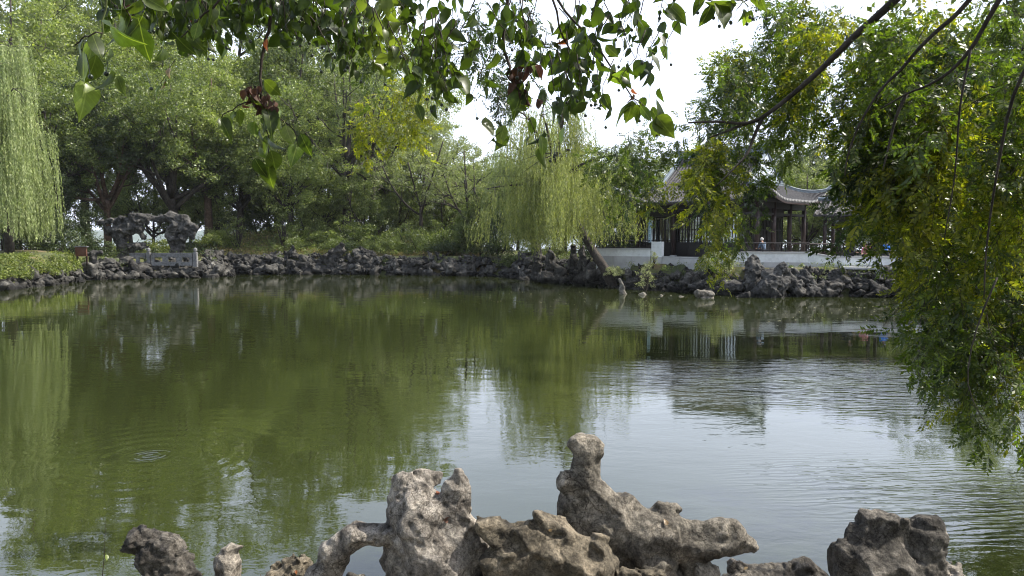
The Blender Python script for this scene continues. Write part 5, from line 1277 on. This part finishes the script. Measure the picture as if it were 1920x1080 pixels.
while cnt < 235:
    x = rgL.uniform(225, 1250) if cnt % 2 else rgL.choice([rgL.uniform(540, 870), rgL.uniform(960, 1240), rgL.uniform(215, 460), rgL.uniform(215, 560)]); bot = float(np.interp(x, bx, by)); y = bot * (.22 + .78 * rgL.random() ** .85) - 14
    if 770 < x < 905 and y < 95 and rgL.random() < .8: continue
    if x > 900 and cnt % 3 == 1: continue
    cnt += 1; sx = x + rgL.uniform(-70, 50); n = 4
    twig([(sx, y - 95), ((sx + x) / 2 + rgL.uniform(-8, 8), y - 45), (x, y)], rgL.uniform(2.7, 3.4), n + int(rgL.integers(2)), 30, .0025, .001, berries=int(rgL.integers(3)))
if spill.v: tag(spill.build('leaves', BL['g'], TT, smooth=True), kind='stuff')

# ------------------------------------------------------------------ small-leaved tree at right (drooping compound leaves)
def m_spray(name, c1, c2, c3, tl, tcol, rough=.35):
    return m_leaf(name, c1, c2, c3, tl, tcol, rough, .5, .3, 2.0)
SP = {'g': m_spray('leaflet_green', (.04, .066, .015), (.075, .105, .022), (.13, .16, .032), .48, (1.6, 1.9, .4)),
      'y': m_spray('leaflet_sunlit_yellow', (.10, .13, .018), (.18, .205, .025), (.32, .31, .04), .55, (1.5, 1.6, .35)),  # yellower copy: sun shining through the leaflets put into the colour
      'k': m_spray('leaflet_dark', (.02, .036, .013), (.036, .058, .018), (.06, .09, .026), .32, (1.5, 1.9, .5))}
def spray_geo(seed, ln=.75, nl=15, rach=.17, leaf=.056, side=3):
    """drooping twig set with pinnate leaves, hanging from the origin"""
    rg = np.random.default_rng(seed); C = []; A = []; Nn = []; LL = []; tw = MB()
    def pin(s, d, n=9):
        d = d / np.linalg.norm(d); nrm = rg.normal(size=3) + np.array([0, 0, .8]); sd_ = np.cross(d, nrm); sd_ /= np.linalg.norm(sd_); nn = np.cross(sd_, d)
        e = s + d * rach + np.array([0, 0, -.03]); tw.tube([s, (s + e) / 2 + np.array([0, 0, .008]), e], .0011, 3, False)
        for i in range(n):
            t = .25 + .75 * i / (n - 1); p = s + (e - s) * t
            for q in ((1, -1) if i < n - 1 else (0,)):
                ax = sd_ * q + d * .6 + np.array([0, 0, -.25]) + rg.normal(size=3) * .18; ax /= np.linalg.norm(ax); l = leaf * rg.uniform(.75, 1.2) * (1 - .3 * abs(t - .6))
                C.append(p + ax * l * .5); A.append(ax); Nn.append(nn + rg.normal(size=3) * .35); LL.append(l)
    def stem(s, d, ln_, n, depth):
        pts = [s]; p = s.copy(); dd = d / np.linalg.norm(d); st = ln_ / n
        for i in range(n):
            dd = dd + np.array([0, 0, -.16]) + rg.normal(size=3) * .09; dd /= np.linalg.norm(dd); p = p + dd * st; pts.append(p.copy())
            sd_ = rg.normal(size=3); sd_ -= dd * (sd_ @ dd); sd_ /= np.linalg.norm(sd_)
            pin(p, dd * .5 + sd_ * .9 + np.array([0, 0, -.15]), 7 + int(rg.integers(3)))
            if depth and i % 2 == 1: stem(p.copy(), dd * .5 + sd_ * -.9, ln_ * rg.uniform(.35, .6), max(3, n // 2), 0)
        tw.tube(pts, np.linspace(.0035 if depth else .002, .001, len(pts)), 4, False)
    stem(np.zeros(3), np.array([rg.normal() * .5, rg.normal() * .5, -.4]), ln, nl, 1)
    V, Q = leaf_cloud(np.array(C), np.array(A), np.array(Nn), np.array(LL), np.array(LL) * .40)
    return V, Q, tw
SPR = []
for k in range(7):
    V, Q, tw = spray_geo(300 + k, ln=[.95, .8, .7, 1.1, .6, .9, .75][k], nl=14)
    n = len(V); Vt = np.array(tw.v); Ft = np.array([f for f in tw.f if len(f) == 4])
    out = {}
    for key in SP:
        me = mesh_np('leafy_twig', np.concatenate([V, Vt]), np.concatenate([Q, Ft + n])); me.materials.append(SP[key]); me.materials.append(M['twig'])
        mi = np.zeros(len(Q) + len(Ft), dtype=np.int32); mi[len(Q):] = 1; me.polygons.foreach_set('material_index', mi); out[key] = me
    SPR.append(out)
RT = empty('drooping_tree', (7.6, 2.4, 1.55)); tag(RT, 'small leaved tree whose branches droop over the water at right', 'tree')
def RL(p): return Vector(p) - RT.location
def limb(pts, D0, D1, r0, r1, pre=None, name='branch'):
    W = [P(p[0], p[1], D0 - .5 + (D1 - D0) * i / (len(pts) - 1)) for i, p in enumerate(pts)]
    W.insert(0, W[0] + (W[0] - W[1]).normalized() * .45) if pre else None
    fn = [Vector(p) for p in pre] if pre else []
    for i in range(len(W) - 1):
        for t in (0, .33, .67):
            a = W[max(i - 1, 0)]; b_ = W[i]; c_ = W[i + 1]; d_ = W[min(i + 2, len(W) - 1)]
            fn.append(.5 * ((2 * b_) + (c_ - a) * t + (2 * a - 5 * b_ + 4 * c_ - d_) * t * t + (-a + 3 * b_ - 3 * c_ + d_) * t ** 3))
    fn.append(W[-1]); mb = MB(); np_ = len(pre) if pre else 0; mb.tube([RL(p) for p in fn], [r0 * 1.25] * np_ + list(np.linspace(r0, r1, len(fn) - np_)), 7); return mb.build(name, M['bark'], RT, smooth=True)
mb = MB(); mb.tube([RL((7.6, 2.4, 1.2)), RL((7.5, 2.5, 3.2)), RL((7.2, 2.8, 5.0)), RL((6.8, 3.3, 6.4))], [.34, .28, .24, .2], 12); mb.build('trunk', M['bark'], RT, smooth=True)
limb([(1700, -20), (1640, 35), (1600, 70), (1555, 115), (1500, 165), (1440, 213), (1400, 231), (1345, 228), (1290, 230)], 5.8, 6.4, .034, .007, pre=[(6.9, 3.2, 6.2), (5.2, 4.6, 6.4)])
limb([(1430, 220), (1412, 260), (1400, 290), (1370, 322), (1340, 352)], 6.2, 6.1, .015, .004)
limb([(1400, 231), (1365, 245), (1330, 258)], 6.3, 6.3, .016, .005)
limb([(1835, -20), (1790, 30), (1760, 55), (1722, 92), (1690, 130), (1650, 170), (1612, 232), (1590, 290), (1584, 330)], 5.0, 5.4, .017, .004, pre=[(7.2, 2.8, 5.0), (5.6, 3.8, 5.8)])
limb([(1885, -20), (1850, 40), (1820, 92), (1780, 135), (1740, 160), (1700, 176), (1650, 205)], 4.8, 5.2, .017, .004, pre=[(7.2, 2.8, 5.0), (5.4, 3.4, 5.6)])
limb([(1700, 176), (1680, 220), (1665, 280), (1655, 320)], 5.15, 5.2, .012, .004)
limb([(1960, 60), (1900, 180), (1870, 320), (1850, 460), (1845, 560)], 4.4, 4.9, .013, .003, pre=[(7.0, 3.0, 5.5), (4.8, 3.6, 5.4)])
limb([(1820, 92), (1800, 200), (1790, 330), (1770, 450)], 4.9, 5.1, .008, .003)
limb([(1870, 520), (1830, 620), (1815, 720), (1850, 800)], 4.9, 4.9, .006, .002)
rgR = np.random.default_rng(404)
TOPS = [(1110, 290), (1150, 225), (1200, 215), (1250, 210), (1300, 225), (1338, 130), (1370, 85), (1400, 60), (1440, 30), (1460, 5), (1500, -20), (1960, -20)]
BOTS = [(1110, 285), (1150, 265), (1200, 295), (1232, 235), (1275, 215), (1300, 320), (1350, 350), (1390, 375), (1405, 255), (1440, 195), (1470, 200), (1500, 290), (1515, 280), (1530, 130), (1600, 140), (1625, 230), (1650, 300), (1690, 400), (1730, 445), (1755, 470), (1780, 560), (1850, 595), (1900, 540), (1960, 530)]
def spray(px, py, D, key, sc=1.0):
    o = link('leafy_twig', SPR[rgR.integers(7)][key], None, RT, P(px, py, D) - RT.location); o.rotation_euler = (rgR.normal() * .3, rgR.normal() * .3, rgR.uniform(0, 6.28)); o.scale = (sc,) * 3
nsp = 0; tries = 0
while nsp < 200 and tries < 6000:
    tries += 1; x = rgR.uniform(1120, 1950); t_ = np.interp(x, *zip(*TOPS)); b_ = np.interp(x, *zip(*BOTS)); y = rgR.uniform(-60, 740)
    if y < t_ - 10 or y > b_ - 20: continue
    if x > 1560 and rgR.random() < .25: continue
    if (1222 < x < 1305 and y > 215) or (1398 < x < 1482 and y > 135) or (1512 < x < 1650 and y > 130): continue
    pw = np.clip((x - 1600) / 250, 0, 1) * np.clip((y - 100) / 250, .25, 1); u = rgR.random()
    key = 'y' if u < .18 + .62 * pw else ('k' if u > (.76 if x < 1650 else .93) else 'g')  # painted sunlit yellow gets commoner to the right and lower down
    D = np.interp(x, [1120, 1500, 1950], [6.6, 6.0, 4.9]) + rgR.uniform(-.25, 1.9)
    spray(x, y, D, key, rgR.uniform(.62, .95) if x > 1480 else rgR.uniform(.48, .78)); nsp += 1
for x, y, D, k, s in [(1138, 278, 6.6, 'g', .42), (1160, 262, 6.7, 'k', .45), (1182, 270, 6.5, 'g', .5), (1200, 292, 6.4, 'k', .5), (1215, 315, 6.3, 'g', .45), (1192, 325, 6.4, 'g', .4), (1228, 345, 6.3, 'y', .3), (1790, 570, 4.9, 'g', .65), (1810, 610, 5.0, 'g', .65), (1835, 640, 5.1, 'y', .6), (1850, 590, 4.9, 'g', .75), (1870, 560, 5, 'g', .75), (1900, 560, 5, 'y', .8), (1915, 600, 4.8, 'g', .8), (1800, 560, 5.2, 'k', .8), (1840, 560, 5.2, 'g', .8), (1880, 520, 5.2, 'k', .8), (1395, 395, 5.9, 'g', .45), (1385, 370, 5.9, 'y', .5), (712, 150, 8, 'y', .8), (728, 170, 8.2, 'y', .8), (745, 140, 8, 'y', .7), (700, 190, 8.1, 'y', .6), (735, 195, 8.2, 'y', .6), (905, -10, 5, 'k', .55), (940, 10, 5, 'k', .5), (970, -10, 5, 'k', .5), (890, 20, 5.1, 'k', .4), (925, 115, 5, 'k', .45), (920, 155, 5, 'k', .4), (700, 40, 7, 'g', .7), (720, 60, 7, 'g', .7)]:
    spray(x, y, D, k, s)

# ------------------------------------------------------------------ small floating leaves on the pond
rg = np.random.default_rng(9); n = 170
px = np.concatenate([rg.uniform(1440, 1720, 90), rg.uniform(700, 1400, 80)]); py = np.concatenate([rg.uniform(562, 612, 90), rg.uniform(545, 575, 80)])
D = EYE * F / (py - 445); x = (px - 960) / F * D
ax = np.stack([np.cos(px), np.sin(px), np.zeros(n)], 1); V, Q = leaf_cloud(np.stack([x, D, np.full(n, .012)], 1), ax, np.tile([0, 0, 1.], (n, 1)), rg.uniform(.06, .14, n), rg.uniform(.03, .07, n))
M['floater'] = m_leaf('floating_leaf', (.3, .28, .2), (.4, .38, .28), (.5, .45, .3), .1)
tag(link('floating_leaves', mesh_np('floating_leaves', V, Q), M['floater']), kind='stuff')

rg = np.random.default_rng(21)
def crown_over(root, lobes, mat, L, seed):  # unseen leaf masses added out of view for their shade
    rg = np.random.default_rng(seed); cc = []; rr_ = []
    for c, r, n in lobes:
        d = unit(rg.normal(size=(n, 3))); cc.append(np.array(c) + d * rg.uniform(.3, 1, n)[:, None] * r); rr_.append(rg.uniform(.25, .5, n))
    cc = np.concatenate(cc) - np.array(list(root.location)); V, Q = clump_leaves(rg, cc, np.concatenate(rr_), 60, L, .55, .8, .5, .4)
    tag(link('unseen_upper_crown', mesh_np('unseen_upper_crown', V, Q), M[mat], root), kind='stuff')
crown_over(TT, [((-3.5, -2.5, 7.5), 2.6, 160), ((0, -2.5, 7.8), 2.4, 130), ((-1.5, .3, 8.2), 1.8, 60), ((3, -3.5, 7.5), 2.4, 120)], 'dark', .09, 5)
crown_over(RT, [((10.5, 5, 8.5), 2.6, 150), ((10.5, 9, 7.5), 2.6, 130)], 'dark', .07, 6)

# thin air haze over the garden
hm = bpy.data.materials.new('haze_air'); hm.use_nodes = True; hn = hm.node_tree; hn.nodes.clear()
ho = hn.nodes.new('ShaderNodeOutputMaterial'); pv = hn.nodes.new('ShaderNodeVolumePrincipled'); pv.inputs['Color'].default_value = (.90, .95, 1.0, 1); pv.inputs['Density'].default_value = HAZE; pv.inputs['Anisotropy'].default_value = .3
hn.links.new(pv.outputs[0], ho.inputs['Volume'])
tag(MB().box(-4200, 4200, -70, 7200, -3.5, 72).build('haze', hm), kind='stuff')

# fallen leaves lying on the foreground rocks, a thin stem at lower left
bpy.context.view_layer.update()
rocks = [o for o in col.objects if o.name.startswith('limestone_rock')]
for k, (px, py, kd, L, lb) in enumerate([(816, 922, 'r', .045, 'reddish fallen leaf in the hollow crown of the tall pale rock'), (830, 975, 'd', .035, 'dark curled fallen leaf on the face of the tall pale rock'), (1250, 985, 't', .03, 'pale pinkish fallen leaf on the flat beak rock'),
        (1035, 992, 't', .018, 'tiny pale leaf scrap on the broad brown rock'), (552, 1072, 'r', .02, 'small orange leaf scrap on the low rough rock'), (1395, 1068, 't', .022, 'pale leaf scrap on the low dark lumpy rock')]):
    o_ = Vector((0, 0, EYE)); d_ = (P(px, py, 3) - o_).normalized(); best = None
    for rk in rocks:
        inv = rk.matrix_world.inverted(); ok, loc, nr, _ = rk.ray_cast(inv @ o_, (inv.to_3x3() @ d_).normalized())
        if ok:
            wp = rk.matrix_world @ loc; dd = (wp - o_).length
            if best is None or dd < best[0]: best = (dd, wp, (rk.matrix_world.to_3x3() @ nr).normalized())
    if best:
        n_ = best[2]; q = n_.to_track_quat('Z', 'Y'); lf = link('fallen_leaf', LM[kd][k % 5], None, None, best[1] + n_ * .008)
        lf.rotation_euler = (q @ Euler((0, 0, k * 1.7)).to_quaternion()).to_euler(); lf.scale = (L,) * 3; tag(lf, lb, 'leaf', 'fallen leaves on the rocks')
st = empty('thin_stem', P(193, 1150, 3.2)); tag(st, 'thin bare stem with one small yellow leaf rising at lower left', 'stem')
mb = MB(); mb.tube([P(a, b_, 3.2) - st.location for a, b_ in ((193, 1150), (192, 1080), (196, 1040), (197, 1000), (199, 975))], [.0022, .0018, .0014, .001, .0006], 4); mb.build('stalk', M['twig'], st)
lf = link('leaf', LM['y'][1], None, st, P(199, 1040, 3.19) - st.location); lf.scale = (.028,) * 3; lf.rotation_euler = (R(40), R(20), R(60))
